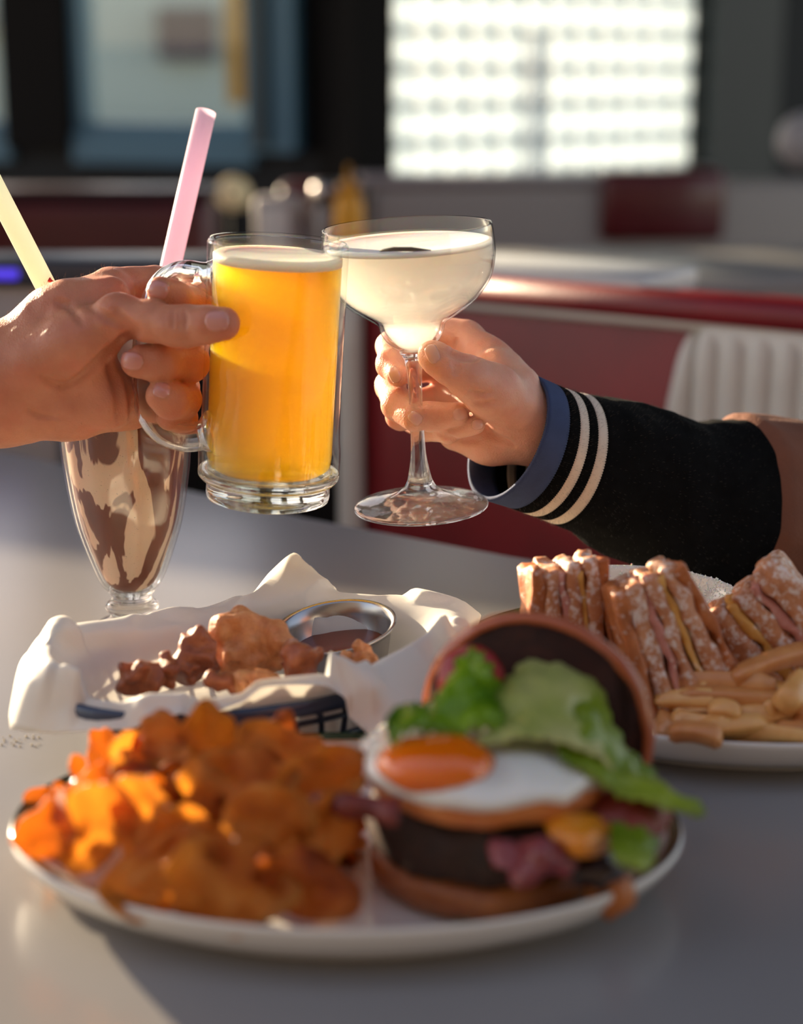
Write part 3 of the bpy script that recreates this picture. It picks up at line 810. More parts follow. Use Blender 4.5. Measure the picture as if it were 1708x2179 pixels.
# ---- left arm and hand (holds the mug)
pl_ = thing('person', 'person at the left edge, bare forearm, hand gripping the orange mug by its handle', 'person', tuple(P(-300, 860, 1.02)))
l_palm = [
    [(-330, 850, 1.04, 140), (0, 822, 1.015, 122)],
    [(0, 790, 1.015, 88), (120, 690, 1.01, 76), (232, 628, 1.02, 55)],
    [(0, 830, 1.025, 90), (215, 720, 1.045, 58)],
    [(0, 850, 1.02, 88), (225, 800, 1.045, 56)],
    [(0, 862, 1.01, 84), (150, 852, 1.01, 80), (262, 850, 1.022, 60), (310, 858, 1.03, 48)],
    [(40, 800, 1.0, 84), (170, 732, .985, 70), (256, 676, .975, 48)],
    [(150, 652, 1.0, 54), (236, 632, 1.0, 44)],
    [(190, 790, 1.0, 62), (235, 850, 1.0, 58)],
]
thumb_l = [(250, 672, .975, 46), (318, 684, .966, 41), (372, 694, .957, 39), (398, 694, .954, 40), (440, 690, .948, 37), (474, 688, .945, 35)]
index_l = [(238, 612, 1.03, 42), (330, 602, 1.055, 34), (412, 612, 1.035, 33), (414, 650, .998, 36), (372, 634, .976, 34), (342, 618, .968, 30)]
mid_l = [(225, 680, 1.06, 42), (330, 700, 1.07, 36), (406, 728, 1.045, 37), (400, 770, 1.0, 42), (340, 772, .978, 39), (292, 768, .974, 35)]
ring_l = [(230, 760, 1.07, 38), (320, 800, 1.07, 34), (388, 825, 1.045, 34), (388, 850, 1.0, 38), (362, 850, .985, 38), (344, 842, .979, 33)]
pink_l = [(250, 840, 1.06, 34), (340, 870, 1.065, 28), (386, 880, 1.045, 27), (390, 888, 1.008, 29), (358, 888, .998, 26)]
fingers_l = [thumb_l, index_l, mid_l, ring_l, pink_l]
cr_l = [
    ([(290, 706, 6), (262, 732, 9), (230, 757, 10), (195, 786, 7), (164, 811, 3)], .005),
    ([(232, 775, 3), (246, 808, 6), (256, 860, 6), (254, 918, 3)], .004),
    ([(88, 800, 1), (112, 818, 3.5), (140, 820, 3.5), (170, 806, 1.5)], .004),
    ([(190, 650, 1), (225, 676, 3.5), (262, 696, 3.5), (284, 706, 2)], .0035),
    ([(246, 660, 1), (264, 680, 2.5), (282, 700, 2)], .003),
    ([(370, 658, .8), (366, 676, 2.2), (369, 698, .8)], .0022), ([(380, 656, .8), (378, 676, 2.0), (381, 702, .8)], .0022),
    ([(390, 658, .8), (393, 678, 2.2), (391, 700, .8)], .0022),
    ([(60, 870, 1), (85, 885, 2), (130, 888, 1)], .003), ([(272, 810, 1), (282, 850, 2.5), (280, 900, 1)], .003),
    ([(120, 640, 1), (150, 655, 2), (175, 690, 1)], .004),
]
fnL = hand_sdf(l_palm, fingers_l, cr_l)
V, F = sdf_mesh(fnL, tuple(P(-330, 900, 1.1)-Vector((.0, .2, .06))), (-.08, 1.15, 1.09), .0014)
obj('arm_and_hand', (V, F), SK1, pl_)
for q in ((461, 681, (1, -.05), 24, 21), (337, 616, (-1, -.35), 24, 18), (278, 768, (-1, -.12), 25, 18), (345, 829, (-1, -.25), 19, 17)):
    put_nail(fnL, *q, NL, pl_)
# fine arm hairs along the top and bottom outline
def hairs(V, F, mats, parent, n, box_, seed, L=.004, rad=.00006, name='arm_hair'):
    rg = random.Random(seed); HV = []; HF = []
    V = np.array(V); cnt = 0; idx = np.array([f[0] for f in F]); c = V[idx]
    ok = np.where((c[:, 0] > box_[0]) & (c[:, 0] < box_[1]) & (c[:, 2] > box_[2]) & (c[:, 2] < box_[3]))[0]
    for q in range(n):
        f = F[int(rg.choice(list(ok)) if len(ok) < 50 else ok[rg.randrange(len(ok))])]
        p = Vector(V[f[0]]); N = (Vector(V[f[1]])-p).cross(Vector(V[f[3]])-p)
        if N.length < 1e-12: continue
        N.normalize(); l = L*rg.uniform(.5, 1.2); d = (N*.8+Vector((rg.uniform(.1, .7), rg.uniform(-.3, .3), rg.uniform(-.3, .3)))).normalized()
        t = d.cross(Vector((rg.uniform(-1, 1), 1, .3))).normalized()*rad
        m_ = p+N*l*.5+d*l*.1; e_ = p+d*l
        k = len(HV); HV += [p-t, p+t, m_+t, m_-t, e_]; HF += [(k, k+1, k+2, k+3), (k+3, k+2, k+4)]
    o = obj(name, (HV, HF), mats, parent, smooth=False); o['kind'] = 'stuff'
hairm = simple('fine_arm_hair', (170, 130, 90), .5)
hairs(V, F, hairm, pl_, 900, (-.40, -.17, .0, 2), 4)

# ---- right hand (holds the coupe)
pr_ = thing('person', 'person on the right in a black jacket with striped cuff, hand holding the coupe stem', 'person', tuple(P(1700, 1080, 1.25)))
r_palm = [
    [(1240, 960, 1.10, 58), (1130, 905, 1.07, 70)],
    [(1122, 890, 1.07, 66), (1060, 800, 1.075, 52), (1030, 762, 1.08, 46)],
    [(1125, 900, 1.08, 66), (1030, 830, 1.10, 48)],
    [(1125, 910, 1.08, 68), (1020, 880, 1.10, 46)],
    [(1125, 918, 1.07, 68), (1050, 930, 1.075, 56), (970, 920, 1.082, 40)],
    [(1118, 890, 1.06, 62), (1050, 838, 1.035, 52), (1000, 806, 1.02, 42)],
    [(1090, 830, 1.06, 60), (1050, 790, 1.06, 46)],
]
thumb_r = [(1040, 828, 1.032, 48), (992, 800, 1.022, 40), (955, 782, 1.018, 35), (930, 765, 1.02, 32), (917, 754, 1.022, 29)]
index_r = [(1035, 765, 1.08, 42), (990, 722, 1.095, 38), (958, 714, 1.10, 35), (880, 722, 1.10, 30), (832, 738, 1.085, 31), (830, 775, 1.062, 29), (846, 797, 1.05, 25)]
mid_r = [(1020, 810, 1.095, 40), (930, 780, 1.12, 32), (840, 790, 1.10, 31), (829, 822, 1.083, 31), (845, 862, 1.057, 31), (882, 892, 1.04, 27)]
ring_r = [(1020, 860, 1.10, 38), (930, 850, 1.12, 30), (850, 862, 1.10, 29), (852, 885, 1.075, 29), (915, 888, 1.045, 29), (972, 882, 1.038, 25)]
pink_r = [(1020, 905, 1.09, 32), (930, 890, 1.11, 25), (880, 895, 1.095, 24), (900, 912, 1.07, 25), (955, 918, 1.05, 25), (1012, 905, 1.038, 21)]
fingers_r = [thumb_r, index_r, mid_r, ring_r, pink_r]
cr_r = [
    ([(956, 752, 3), (985, 762, 5), (1012, 762, 4), (1044, 757, 1.5)], .0035),
    ([(969, 722, 1.2), (964, 738, 2.5), (959, 752, 2)], .0025),
    ([(962, 768, .6), (970, 782, 1.8), (966, 797, .6)], .002), ([(970, 766, .6), (978, 782, 1.6), (974, 800, .6)], .002),
    ([(1010, 858, 2), (1030, 858, 3), (1050, 855, 1)], .003),
    ([(1030, 912, 2), (1052, 930, 3.2), (1075, 940, 3), (1092, 950, 1)], .003),
    ([(935, 925, 1), (975, 940, 2.5), (1015, 936, 2)], .003),
    ([(1000, 830, 1), (1020, 838, 2), (1045, 835, 1)], .003),
]
fnR = hand_sdf(r_palm, fingers_r, cr_r, kp=.009)
V, F = sdf_mesh(fnR, tuple(P(780, 1060, 1.17)-Vector((.004, .16, 0))), (.155, 1.20, 1.035), .0012)
obj('arm_and_hand', (V, F), SK2, pr_)
for q in ((919, 752, (-.45, -.9), 23, 14), (838, 797, (.4, .9), 19, 12), (883, 889, (.8, .6), 17, 13), (980, 881, (1, -.12), 17, 13), (1016, 903, (1, -.1), 13, 11)):
    put_nail(fnR, *q, NL2, pr_)

# ---- sleeve
SL = [  # top, bottom, centre depth
    ((1133, 797), (1026, 1062)), ((1172, 815), (1085, 1080)), ((1192, 824), (1113, 1090)), ((1209, 830), (1134, 1097)),
    ((1226, 835), (1156, 1105)), ((1243, 838), (1178, 1114)), ((1300, 844), (1235, 1144)), ((1350, 856), (1290, 1178)), ((1410, 866), (1345, 1208)),
    ((1465, 894), (1400, 1236)), ((1510, 892), (1455, 1249)), ((1562, 889), (1550, 1256)), ((1640, 897), (1640, 1254)), ((1720, 902), (1760, 1246)), ((1900, 900), (1930, 1228)), ((2100, 880), (2130, 1205))]
AL = math.radians(30)
def sl_ring(i, off=0.0, n=160, rib=0.0, wr=0.0, squash=1.0):
    fi = min(int(i), len(SL)-2); t = i-fi
    tp = [SL[fi][0][k]*(1-t)+SL[fi+1][0][k]*t for k in (0, 1)]; bt = [SL[fi][1][k]*(1-t)+SL[fi+1][1][k]*t for k in (0, 1)]
    cu, cvv = (tp[0]+bt[0])/2, (tp[1]+bt[1])/2
    d = 1.062 + (cu-1080)*.00018
    c = P(cu, cvv, d); M = (P(tp[0], tp[1], d)-c); R = M.length
    m = Vector((math.sin(AL), -math.cos(AL), 0)); m = (m-M*(m.dot(M)/M.length_squared)).normalized()*R*.86*squash
    out = []
    ax = M.cross(m).normalized()
    for k in range(n):
        a = 2*math.pi*k/n; e = M*math.cos(a)+m*math.sin(a)
        u = e.normalized(); r = off + rib*(1 if (k % 2) else -1)
        p = c+e+u*r
        if wr:
            q = noise.fractal(Vector((i*.55, math.cos(a)*1.3, math.sin(a)*1.3)), 1, 2, 3)
            p = p+u*wr*q
        out.append(p)
    return out
def sleeve_section(name, i0, i1, m, steps, n=320, rib=.00035, wr=0.0, parent=None, th=.0022):
    ii = [i0+(i1-i0)*s/steps for s in range(steps+1)]
    rings = [sl_ring(i, 0, n, rib, wr) for i in ii] + [sl_ring(i, -th, n, rib, wr) for i in ii[::-1]]
    V = [p for r in rings for p in r]; K_ = len(rings)
    F = []
    for a in range(K_):
        b = (a+1) % K_
        F += [(a*n+k, a*n+(k+1) % n, b*n+(k+1) % n, b*n+k) for k in range(n)]
    return obj(name, (V, F), m, parent)
M_blue = simple('denim_blue_rib_knit', (56, 70, 106), .85, var=.12, vscale=80, bumpd=.0005, bscale=1500)
M_blk = simple('black_wool_knit', (12, 12, 12), .95, spec=.1, var=.3, vscale=120, bumpd=.0006, bscale=1300)
M_crm = simple('cream_rib_knit', (226, 208, 190), .85, var=.06, vscale=80, bumpd=.0005, bscale=1500)
M_brn = simple('brown_suede', (122, 74, 52), .85, var=.2, vscale=25, bumpd=.0008, bscale=500)
jk = obj('jacket_sleeve', join(([], [])) if False else (lambda a: a)((
    [tuple(p) for r in [sl_ring(5+6*s/36, 0, 200, .0, .0035*min(1, s/5)) for s in range(37)]+[sl_ring(5+6*s/36, -.003, 200, .0, .0035*min(1, s/5)) for s in range(36, -1, -1)] for p in r],
    [(a*200+k, a*200+(k+1) % 200, ((a+1) % 74)*200+(k+1) % 200, ((a+1) % 74)*200+k) for a in range(74) for k in range(200)])), M_blk, pr_)
sleeve_section('cuff_band', 0, 1, M_blue, 6, parent=jk)
sleeve_section('cuff_knit', 1, 2, M_blk, 3, parent=jk)
sleeve_section('cream_stripe', 2, 3, M_crm, 3, parent=jk)
sleeve_section('cuff_knit', 3, 4, M_blk, 3, parent=jk)
sleeve_section('cream_stripe', 4, 5, M_crm, 3, parent=jk)
br = obj('brown_sleeve_panel', (lambda a: a)((
    [tuple(p) for r in [sl_ring(10.9+4.1*s/20, .004 if s else -.001, 160, 0, .004) for s in range(21)] for p in r], grid_faces(21, 160, True))), M_brn, pr_)
hairs([tuple(p) for r in [sl_ring(1+10*s/60, 0, 200, 0, .0035*(1 if s > 25 else 0)) for s in range(61)] for p in r], grid_faces(61, 200, True),
      simple('sleeve_fuzz', (90, 84, 80), .8), jk, 3500, (-1, 2, 0, 3), 9, L=.0022, rad=.00005, name='wool_fuzz')
# ================================================================ FOOD HELPERS
def bicubic(ctrl, nu, nv):
    G = np.array([[tuple(P(*c)) if len(c) == 3 else tuple(T(c[0], c[1], c[3])) for c in row] for row in ctrl], float)
    A = np.array([catmull(list(G[:, j]), nu) for j in range(G.shape[1])])        # cols x NU x 3
    B = np.array([catmull(list(A[:, i]), nv) for i in range(A.shape[1])])        # NU x NV x 3
    return B
def sheet(ctrl, nu=6, nv=6, th=.0012, ruffle=0.0, freq=60, edge=0.0, seed=1, efreq=9):
    G = bicubic(ctrl, nu, nv)
    du = np.gradient(G, axis=0); dv = np.gradient(G, axis=1); N = np.cross(du, dv); N /= np.maximum(np.linalg.norm(N, axis=2, keepdims=True), 1e-9)
    a, b, _ = G.shape
    for i in range(a):
        for j in range(b):
            q = noise.fractal(Vector(G[i, j])*freq+Vector((seed*3.1, 0, 0)), .8, 2.1, 3)
            e = max(abs(2*i/(a-1)-1), abs(2*j/(b-1)-1))**4
            G[i, j] += N[i, j]*(ruffle*q + edge*e*math.sin(efreq*(i/(a-1)*5+j/(b-1)*7)+seed))
    return solid_sheet(G, th)
def noisy(vf, amp, freq, seed=0):
    out = []
    for v in vf[0]:
        v = Vector(v); q = Vector((noise.fractal(v*freq+Vector((seed, 0, 0)), .9, 2, 3), noise.fractal(v*freq+Vector((0, seed+5, 0)), .9, 2, 3), noise.fractal(v*freq+Vector((0, 0, seed+9)), .9, 2, 3)))
        out.append(v+q*amp)
    return out, vf[1]
def slab(c, s, M=None, cuts=6, r=.002, amp=.001, freq=70, seed=0, taper=0.0):
    bm = bmesh.new(); bmesh.ops.create_cube(bm, size=1)
    bmesh.ops.scale(bm, vec=s, verts=bm.verts)
    bmesh.ops.bevel(bm, geom=bm.edges[:], offset=r, segments=2, profile=.5, affect='EDGES')
    long_ = [e for e in bm.edges if e.calc_length() > min(s)*.6]
    bmesh.ops.subdivide_edges(bm, edges=long_, cuts=cuts, use_grid_fill=True)
    V = []
    for v in bm.verts:
        q = v.co.copy()
        if taper: q.y *= 1-taper*max(0, q.z/s[2]+.5)
        V.append((M @ q if M is not None else q) + Vector(c))
    bm.verts.index_update(); F = [[v.index for v in f.verts] for f in bm.faces]; bm.free()
    return noisy((V, F), amp, freq, seed)
def plate(cx, cy, a, b, yaw, z0, name_label, h=.026):
    t = thing('plate', name_label, 'plate', (cx, cy, z0))
    pr = [(.0, 0, .003), (.68, 0, .003), (.72, 0, 0), (.78, 0, 0), (.81, 0, .004), (.93, 0, h*.42), (.99, 0, h*.80), (1, 0, h*.95), (1, -.0008, h), (.985, 0, h*.985), (.93, 0, h*.80), (.78, 0, h*.42), (.70, 0, h*.30), (.62, 0, h*.27), (.3, 0, h*.26), (.0, 0, h*.26)]
    n = 96; R = Matrix.Rotation(yaw, 3, 'Z')
    def ring(s, dr, z): return [R @ Vector(((s*a+dr)*math.cos(2*math.pi*k/n), (s*b+dr)*math.sin(2*math.pi*k/n), 0)) + Vector((cx, cy, z0+z)) for k in range(n)]
    pts = [np.array(p) for p in pr]; cm = catmull(pts[1:-1], 2); cm = [pts[0]+np.array([.001, 0, 0])] + cm
    V = []; F = []
    for s, dr, z in cm: V += ring(max(s, .001), dr, z)
    m = len(cm)
    for i in range(m-1): F += [(i*n+k, i*n+(k+1) % n, (i+1)*n+(k+1) % n, (i+1)*n+k) for k in range(n)]
    F.append(tuple(range(n))[::-1]); F.append(tuple((m-1)*n+k for k in range(n)))
    obj('dish', (V, F), M_china, t)
    V = []; F = []
    G = [(.992, 0, h*1.01), (.975, 0, h*.98), (.955, 0, h*.925)]
    for s, dr, z in G: V += ring(s, dr, z+.0012)
    for i in range(2): F += [(i*n+k, i*n+(k+1) % n, (i+1)*n+(k+1) % n, (i+1)*n+k) for k in range(n)]
    obj('green_rim_line', (V, F), M_green, t)
    return t
M_china = simple('white_china', (226, 222, 214), .18, coat=.5)
M_green = simple('dark_green_rim_line', (34, 62, 36), .25, coat=.4)
M_steel = simple('stainless_steel', (176, 174, 174), .26, 1.0)
def fried(name, a, b, dark=None, sc=60, bumpd=.0012, rough=.45, coat=.15):
    k = NT(name); n = k.noise(sc, 5, rough=.65)
    st = [(.3, srgb(a)), (.65, srgb(b))]
    if dark: st = [(.22, srgb(dark))] + st
    k.set(Base_Color=k.ramp(n, st), Roughness=rough, Coat_Weight=coat, Subsurface_Weight=.25, Subsurface_Scale=.004)
    k.b.inputs['Subsurface Radius'].default_value = (1, .4, .15)
    k.bump(k.noise(sc*6, 4), bumpd, .6); return k

# ================================================================ NEAR PLATE
PC = Vector((-.0255, .722, .75))
plate(PC.x, PC.y, .1535, .104, math.radians(-2.5), .75, 'oval white plate with dark green rim line, nearest, under chips and burger')
PZ = .7575
def browned(k):
    vl = k.n.new('ShaderNodeVectorMath'); vl.operation = 'LENGTH'; k.l.new(k.tc.outputs['Object'], vl.inputs[0])
    ad = k.n.new('ShaderNodeMath'); ad.operation = 'MULTIPLY_ADD'; ad.inputs[1].default_value = .22
    k.l.new(k.noise(2.2, 4), ad.inputs[0]); k.l.new(vl.outputs['Value'], ad.inputs[2])
    m = k.ramp(ad.outputs[0], [(.98, (0, 0, 0)), (1.0, (.5, .5, .5))]); m.node.color_ramp.elements[1].position = 1.0; m.node.color_ramp.elements[0].position = .93
    c = k.mixc(m, k.b.inputs['Base Color'].links[0].from_socket, srgb((112, 44, 14)))
    k.l.new(c, k.b.inputs['Base Color'])
k = NT('fried_potato_chip')
n = k.noise(1.3, 4)
cc_ = k.ramp(n, [(.30, srgb((170, 84, 22))), (.5, srgb((228, 146, 52))), (.7, srgb((244, 186, 96)))])
k.set(Base_Color=cc_, Roughness=.4, Coat_Weight=.2); k.bump(k.noise(9, 3), .05, .5); k.translucent((.98, .58, .17), .6)
browned(k)
M_chip = k.m
k = NT('dark_edged_potato_chip')
n = k.noise(1.1, 4)
cc_ = k.ramp(n, [(.34, srgb((104, 42, 14))), (.52, srgb((200, 104, 30))), (.72, srgb((236, 164, 74)))])
k.set(Base_Color=cc_, Roughness=.4, Coat_Weight=.2); k.bump(k.noise(9, 3), .05, .5); k.translucent((.92, .44, .10), .5)
browned(k)
M_chip2 = k.m
def chip_mesh(seed):
    r = random.Random(seed); n = 13; a = r.uniform(.95, 1.2); b = r.uniform(.55, .8); cx_ = r.uniform(.25, .8); cy_ = r.uniform(-.2, .12); tw = r.uniform(-.4, .4)
    G = np.zeros((n, n, 3))
    for i in range(n):
        for j in range(n):
            u = -1+2*i/(n-1); v = -1+2*j/(n-1)
            x = u*math.sqrt(1-v*v/2); y = v*math.sqrt(1-u*u/2)
            w = 1+.32*noise.noise(Vector((x*1.3, y*1.3, seed*3.7)))
            z = cx_*x*x + cy_*y*y + tw*x*y + .3*noise.noise(Vector((x*2.2, y*2.2, seed*9.1+4)))
            G[i, j] = (x*a*w, y*b*w, z-.2)
    V, F = solid_sheet(G, .045)
    return mesh('potato_chip', V, F)
chips = [chip_mesh(i+1) for i in range(9)]
for q, c in enumerate(chips): c.materials.append(M_chip if q % 3 else M_chip2)
rc = random.Random(12)
def put_chip(loc, s, nrm, spin, label, grp='potato chips heaped on the near plate', mi=None):
    me = chips[rc.randrange(len(chips)) if mi is None else mi]
    o = bpy.data.objects.new('potato_chip', me); col.objects.link(o)
    q = Vector(nrm).normalized().to_track_quat('Z', 'Y').to_matrix() @ Matrix.Rotation(spin, 3, 'Z')
    o.rotation_euler = q.to_euler(); o.location = loc; o.scale = (s, s, s)
    return tag(o, label, 'chip', grp)
# hand placed chips (pixel centre, depth, size px, normal, spin)
keyc = [
    (112, 1762, .735, 78, (-.5, -1, .15), .4, 'leftmost orange potato chip standing at the plate edge', 0),
    (432, 1586, .775, 84, (.15, -1, .12), 1.3, 'tall upright potato chip with a dark browned tip, top of the heap', 2),
    (338, 1612, .772, 76, (-.5, -.7, .6), 2.2, 'pale sunlit potato chip left of the upright dark-tipped chip', 1),
    (246, 1668, .762, 80, (-.3, -.9, .5), .2, 'curled potato chip at the upper left of the heap', 3),
    (205, 1752, .735, 88, (-.2, -1, .25), 1.0, 'round golden potato chip second from the left end of the heap', 4),
    (500, 1672, .742, 105, (-.1, -.8, .7), .1, 'broad tan potato chip in the middle of the heap', 5),
    (610, 1600, .765, 92, (.1, -.6, .8), -.3, 'long curled potato chip at the top right of the heap', 7),
    (690, 1660, .742, 92, (.2, -.9, .5), .2, 'orange potato chip touching the burger, right of the heap', 8),
    (592, 1560, .79, 46, (0, -.8, .5), 1.2, 'small dark potato chip peeking over the top right of the heap', 3),
    (560, 1760, .715, 95, (0, -1, .4), .5, 'dim brown potato chip below the broad tan one', 4),
    (480, 1880, .695, 118, (.05, -.9, .6), -.2, 'large brown potato chip at the front of the heap', 5),
    (330, 1850, .705, 98, (-.2, -.9, .5), .7, 'reddish brown potato chip at the front left of the heap', 1),
    (660, 1880, .695, 100, (.2, -.9, .5), -.5, 'dark shaded potato chip in front beside the burger', 3),
    (300, 1745, .728, 84, (-.1, -.9, .5), 2.0, 'glossy potato chip in the middle left of the heap', 7),
    (400, 1765, .715, 70, (.1, -1, .3), 2.6, 'curled potato chip with a bright spot near the heap centre', 8),
    (680, 1780, .715, 85, (.2, -.9, .6), .9, 'thin slanting potato chip leaning on the burger side', 2),
]
for u, v, d, s, nn, sp_, lab, mi in keyc: put_chip(P(u, v, d), s*d/FPX*1.12, nn, sp_, lab, None, mi)
HC = Vector((-.100, .728))
for i in range(30):
    a = rc.uniform(0, 2*math.pi); r = math.sqrt(rc.random())
    x = HC.x+.070*r*math.cos(a); y = HC.y+.060*r*math.sin(a)
    top = .046*(1-r**2.2)
    z = PZ+.010+top*rc.uniform(.35, 1.0)
    put_chip(Vector((x, y, z)), rc.uniform(.0165, .023), (math.cos(a)*r+rc.uniform(-.6, .6), math.sin(a)*r+rc.uniform(-.9, .3), .45+rc.random()*.6), rc.uniform(0, 6), 'golden brown potato chip somewhere inside the heap on the near plate')

# ---- burger
BC = Vector((.038, .706, PZ))
bg_ = thing('burger', 'open burger stack topped with a fried egg, on the near plate', 'burger', tuple(BC))
BT = Matrix.Translation(BC)
def nl(prof, seg, amp, freq, seed, M=BT): return noisy(xf(lathe(prof, seg), M), amp, freq, seed)
obj('bottom_bun', nl([(.001, 0), (.046, 0), (.0515, .004), (.053, .011), (.0505, .016), (.001, .0165)], 56, .0015, 60, 1), fried('toasted_bun', (128, 66, 26), (176, 104, 44), (90, 40, 16), 30).m, bg_)
M_patty = fried('charred_beef_patty', (34, 20, 14), (56, 32, 20), (18, 10, 8), 90, .002, .7, 0)
obj('patty', nl([(.001, .0165), (.047, .0165), (.0515, .020), (.053, .030), (.0515, .040), (.047, .0445), (.001, .0445)], 64, .0035, 90, 2), M_patty.m, bg_)
M_ham = simple('pink_ham', (140, 62, 66), .35, coat=.3, var=.25, vscale=60, sss=.3, ssss=.004)
obj('ham_slice', sheet([[(1030, 1800, .720), (1090, 1786, .708), (1160, 1796, .702), (1225, 1790, .712)], [(1050, 1826, .710), (1100, 1842, .698), (1165, 1828, .694), (1225, 1832, .706)], [(1075, 1850, .708), (1110, 1888, .696), (1165, 1868, .694), (1200, 1862, .704)]], 6, 6, .0022, .007, 95), M_ham, bg_)
M_cheese = simple('melted_yellow_cheese', (228, 142, 34), .3, coat=.3, sss=.4, ssss=.005)
obj('cheese_slice', sheet([[(1150, 1740, 0.722), (1230, 1735, 0.715), (1320, 1745, 0.737)], [(1170, 1775, 0.707), (1235, 1780, 0.699), (1320, 1775, 0.722)], [(1190, 1800, 0.707), (1240, 1825, 0.699), (1305, 1800, 0.722)]], 5, 5, .003, .002, 60), M_cheese, bg_)
obj('onion_piece', blob_grid(P(1262, 1852, .716), (.012, .009, .007), 5, .25, 12), simple('charred_onion', (44, 24, 24), .35, coat=.3), bg_)
obj('crust_piece', blob_grid(P(1300, 1900, .722), (.010, .009, .011), 8, .2, 12), fried('bun_heel', (170, 92, 40), (200, 124, 60)).m, bg_)
obj('toast', nl([(.001, .0445), (.049, .0445), (.0545, .048), (.0555, .054), (.0545, .0585), (.047, .061), (.001, .061)], 64, .0022, 70, 4), fried('browned_toast', (190, 104, 48), (216, 138, 74), (110, 50, 22), 50).m, bg_)
eg = obj('egg_white', noisy(xf(lathe([(.001, .0612), (.044, .0612), (.0545, .0560), (.0570, .0562), (.0555, .0610), (.046, .0660), (.03, .0672), (.001, .0672)], 72), BT), .003, 48, 6), simple('fried_egg_white', (238, 234, 222), .22, coat=.5, sss=.6, ssss=.008, sssr=(1, .8, .6), bumpd=.001, bscale=60), bg_)
yk = T(928, 1604, PZ+.073)
k = simple('egg_yolk', (236, 118, 8), .12, coat=.9, sss=.8, ssss=.01, sssr=(1, .4, .05))
obj('yolk', noisy(blob_grid(yk-Vector((0, -.006, .0070)), (.0255, .0200, .0115), 4, .02, 20), .0008, 60, 2), k, bg_)
M_bacon = fried('dark_crisp_bacon', (92, 24, 16), (140, 52, 34), (50, 12, 10), 50, .001, .5, .1).m
obj('bacon_strip', sheet([[(1240, 1700, 0.737), (1310, 1690, 0.732), (1370, 1700, 0.732), (1425, 1712, 0.737)], [(1240, 1740, 0.727), (1315, 1735, 0.722), (1375, 1745, 0.722), (1432, 1740, 0.732)], [(1240, 1770, 0.722), (1320, 1765, 0.717), (1370, 1780, 0.717), (1415, 1775, 0.727)]], 5, 6, .003, .005, 60), M_bacon, bg_)
obj('bacon_strip', sheet([[(610, 1700, 0.739), (680, 1690, 0.729), (760, 1695, 0.719), (850, 1700, 0.714)], [(620, 1722, 0.734), (690, 1712, 0.724), (770, 1722, 0.714), (850, 1730, 0.709)], [(640, 1735, 0.734), (700, 1730, 0.724), (780, 1745, 0.714), (850, 1755, 0.709)]], 5, 6, .003, .004, 60), M_bacon, bg_)
# top bun leaning behind
tbc = P(1140, 1542, .800)
tb = thing('bun', 'brown top bun leaning upright behind the egg, cut side facing the camera', 'bun', tuple(tbc-Vector((0, 0, .05))))
Q = Vector((-.32, -.93, -.02)).normalized().to_track_quat('Z', 'Y').to_matrix().to_4x4()
TB = Matrix.Translation(tbc) @ Q
dome = [(.001, -.030), (.018, -.0285), (.034, -.023), (.046, -.013), (.0550, -.002), (.0562, .003), (.0535, .006)]
obj('crust', noisy(xf(lathe([tuple(p) for p in catmull(dome[:7], 4)] + [(.051, .0048), (.046, .001), (.038, -.006), (.02, -.0115), (.001, -.0125)], 64), TB), .0012, 50, 3), fried('glossy_brown_bun_crust', (146, 68, 30), (178, 92, 46), (110, 44, 18), 20, .0004, .3, .4).m, tb)
obj('cut_face', noisy(xf(lathe([tuple(p) for p in catmull([(.0520, .0054), (.048, .004), (.040, -.003), (.02, -.008), (.001, -.009)], 4)], 64), TB), .0012, 90, 5), fried('toasted_cut_face', (44, 18, 10), (72, 32, 16), (26, 10, 6), 40, .001, .95, 0).m, tb)
M_tom = simple('red_tomato', (158, 20, 12), .35, coat=.1, sss=.1, ssss=.003, var=.2, vscale=80)
tm = thing('tomato_slice', 'red tomato slice tucked between the leaning bun and the lettuce', 'tomato', tuple(P(1000, 1470, .775)))
TT = Matrix.Translation(P(1000, 1446, .782)) @ Vector((-.3, -.8, .35)).normalized().to_track_quat('Z', 'Y').to_matrix().to_4x4()
obj('flesh', noisy(xf(lathe([(.001, -.0025), (.0145, -.0025), (.016, 0), (.0145, .0025), (.001, .0025)], 40), TT), .001, 80, 1), M_tom, tm)
k = NT('green_lettuce')
cA = k.ramp(k.noise(30, 3), [(.35, srgb((92, 146, 14))), (.65, srgb((160, 200, 40)))])
k.set(Base_Color=cA, Roughness=.3, Coat_Weight=.2); k.bump(k.noise(120, 3), .0015, .6); k.translucent(cA, .4); M_let = k.m
k = NT('pale_lettuce_heart')
cA = k.ramp(k.noise(18, 2), [(.35, srgb((158, 178, 66))), (.6, srgb((214, 214, 140)))])
k.set(Base_Color=cA, Roughness=.3, Coat_Weight=.2); k.bump(k.noise(90, 3), .0015, .6); k.translucent(cA, .35); M_let2 = k.m
k = NT('olive_green_lettuce')
cA = k.ramp(k.noise(22, 3), [(.35, srgb((116, 146, 22))), (.65, srgb((172, 192, 60)))])
k.set(Base_Color=cA, Roughness=.3, Coat_Weight=.2); k.bump(k.noise(100, 3), .0015, .6); k.translucent(cA, .38); M_let3 = k.m
def leaf(label, ctrl, m, **kw):
    single('lettuce_leaf', label, 'lettuce', sheet(ctrl, 8, 8, .0010, **kw), m)
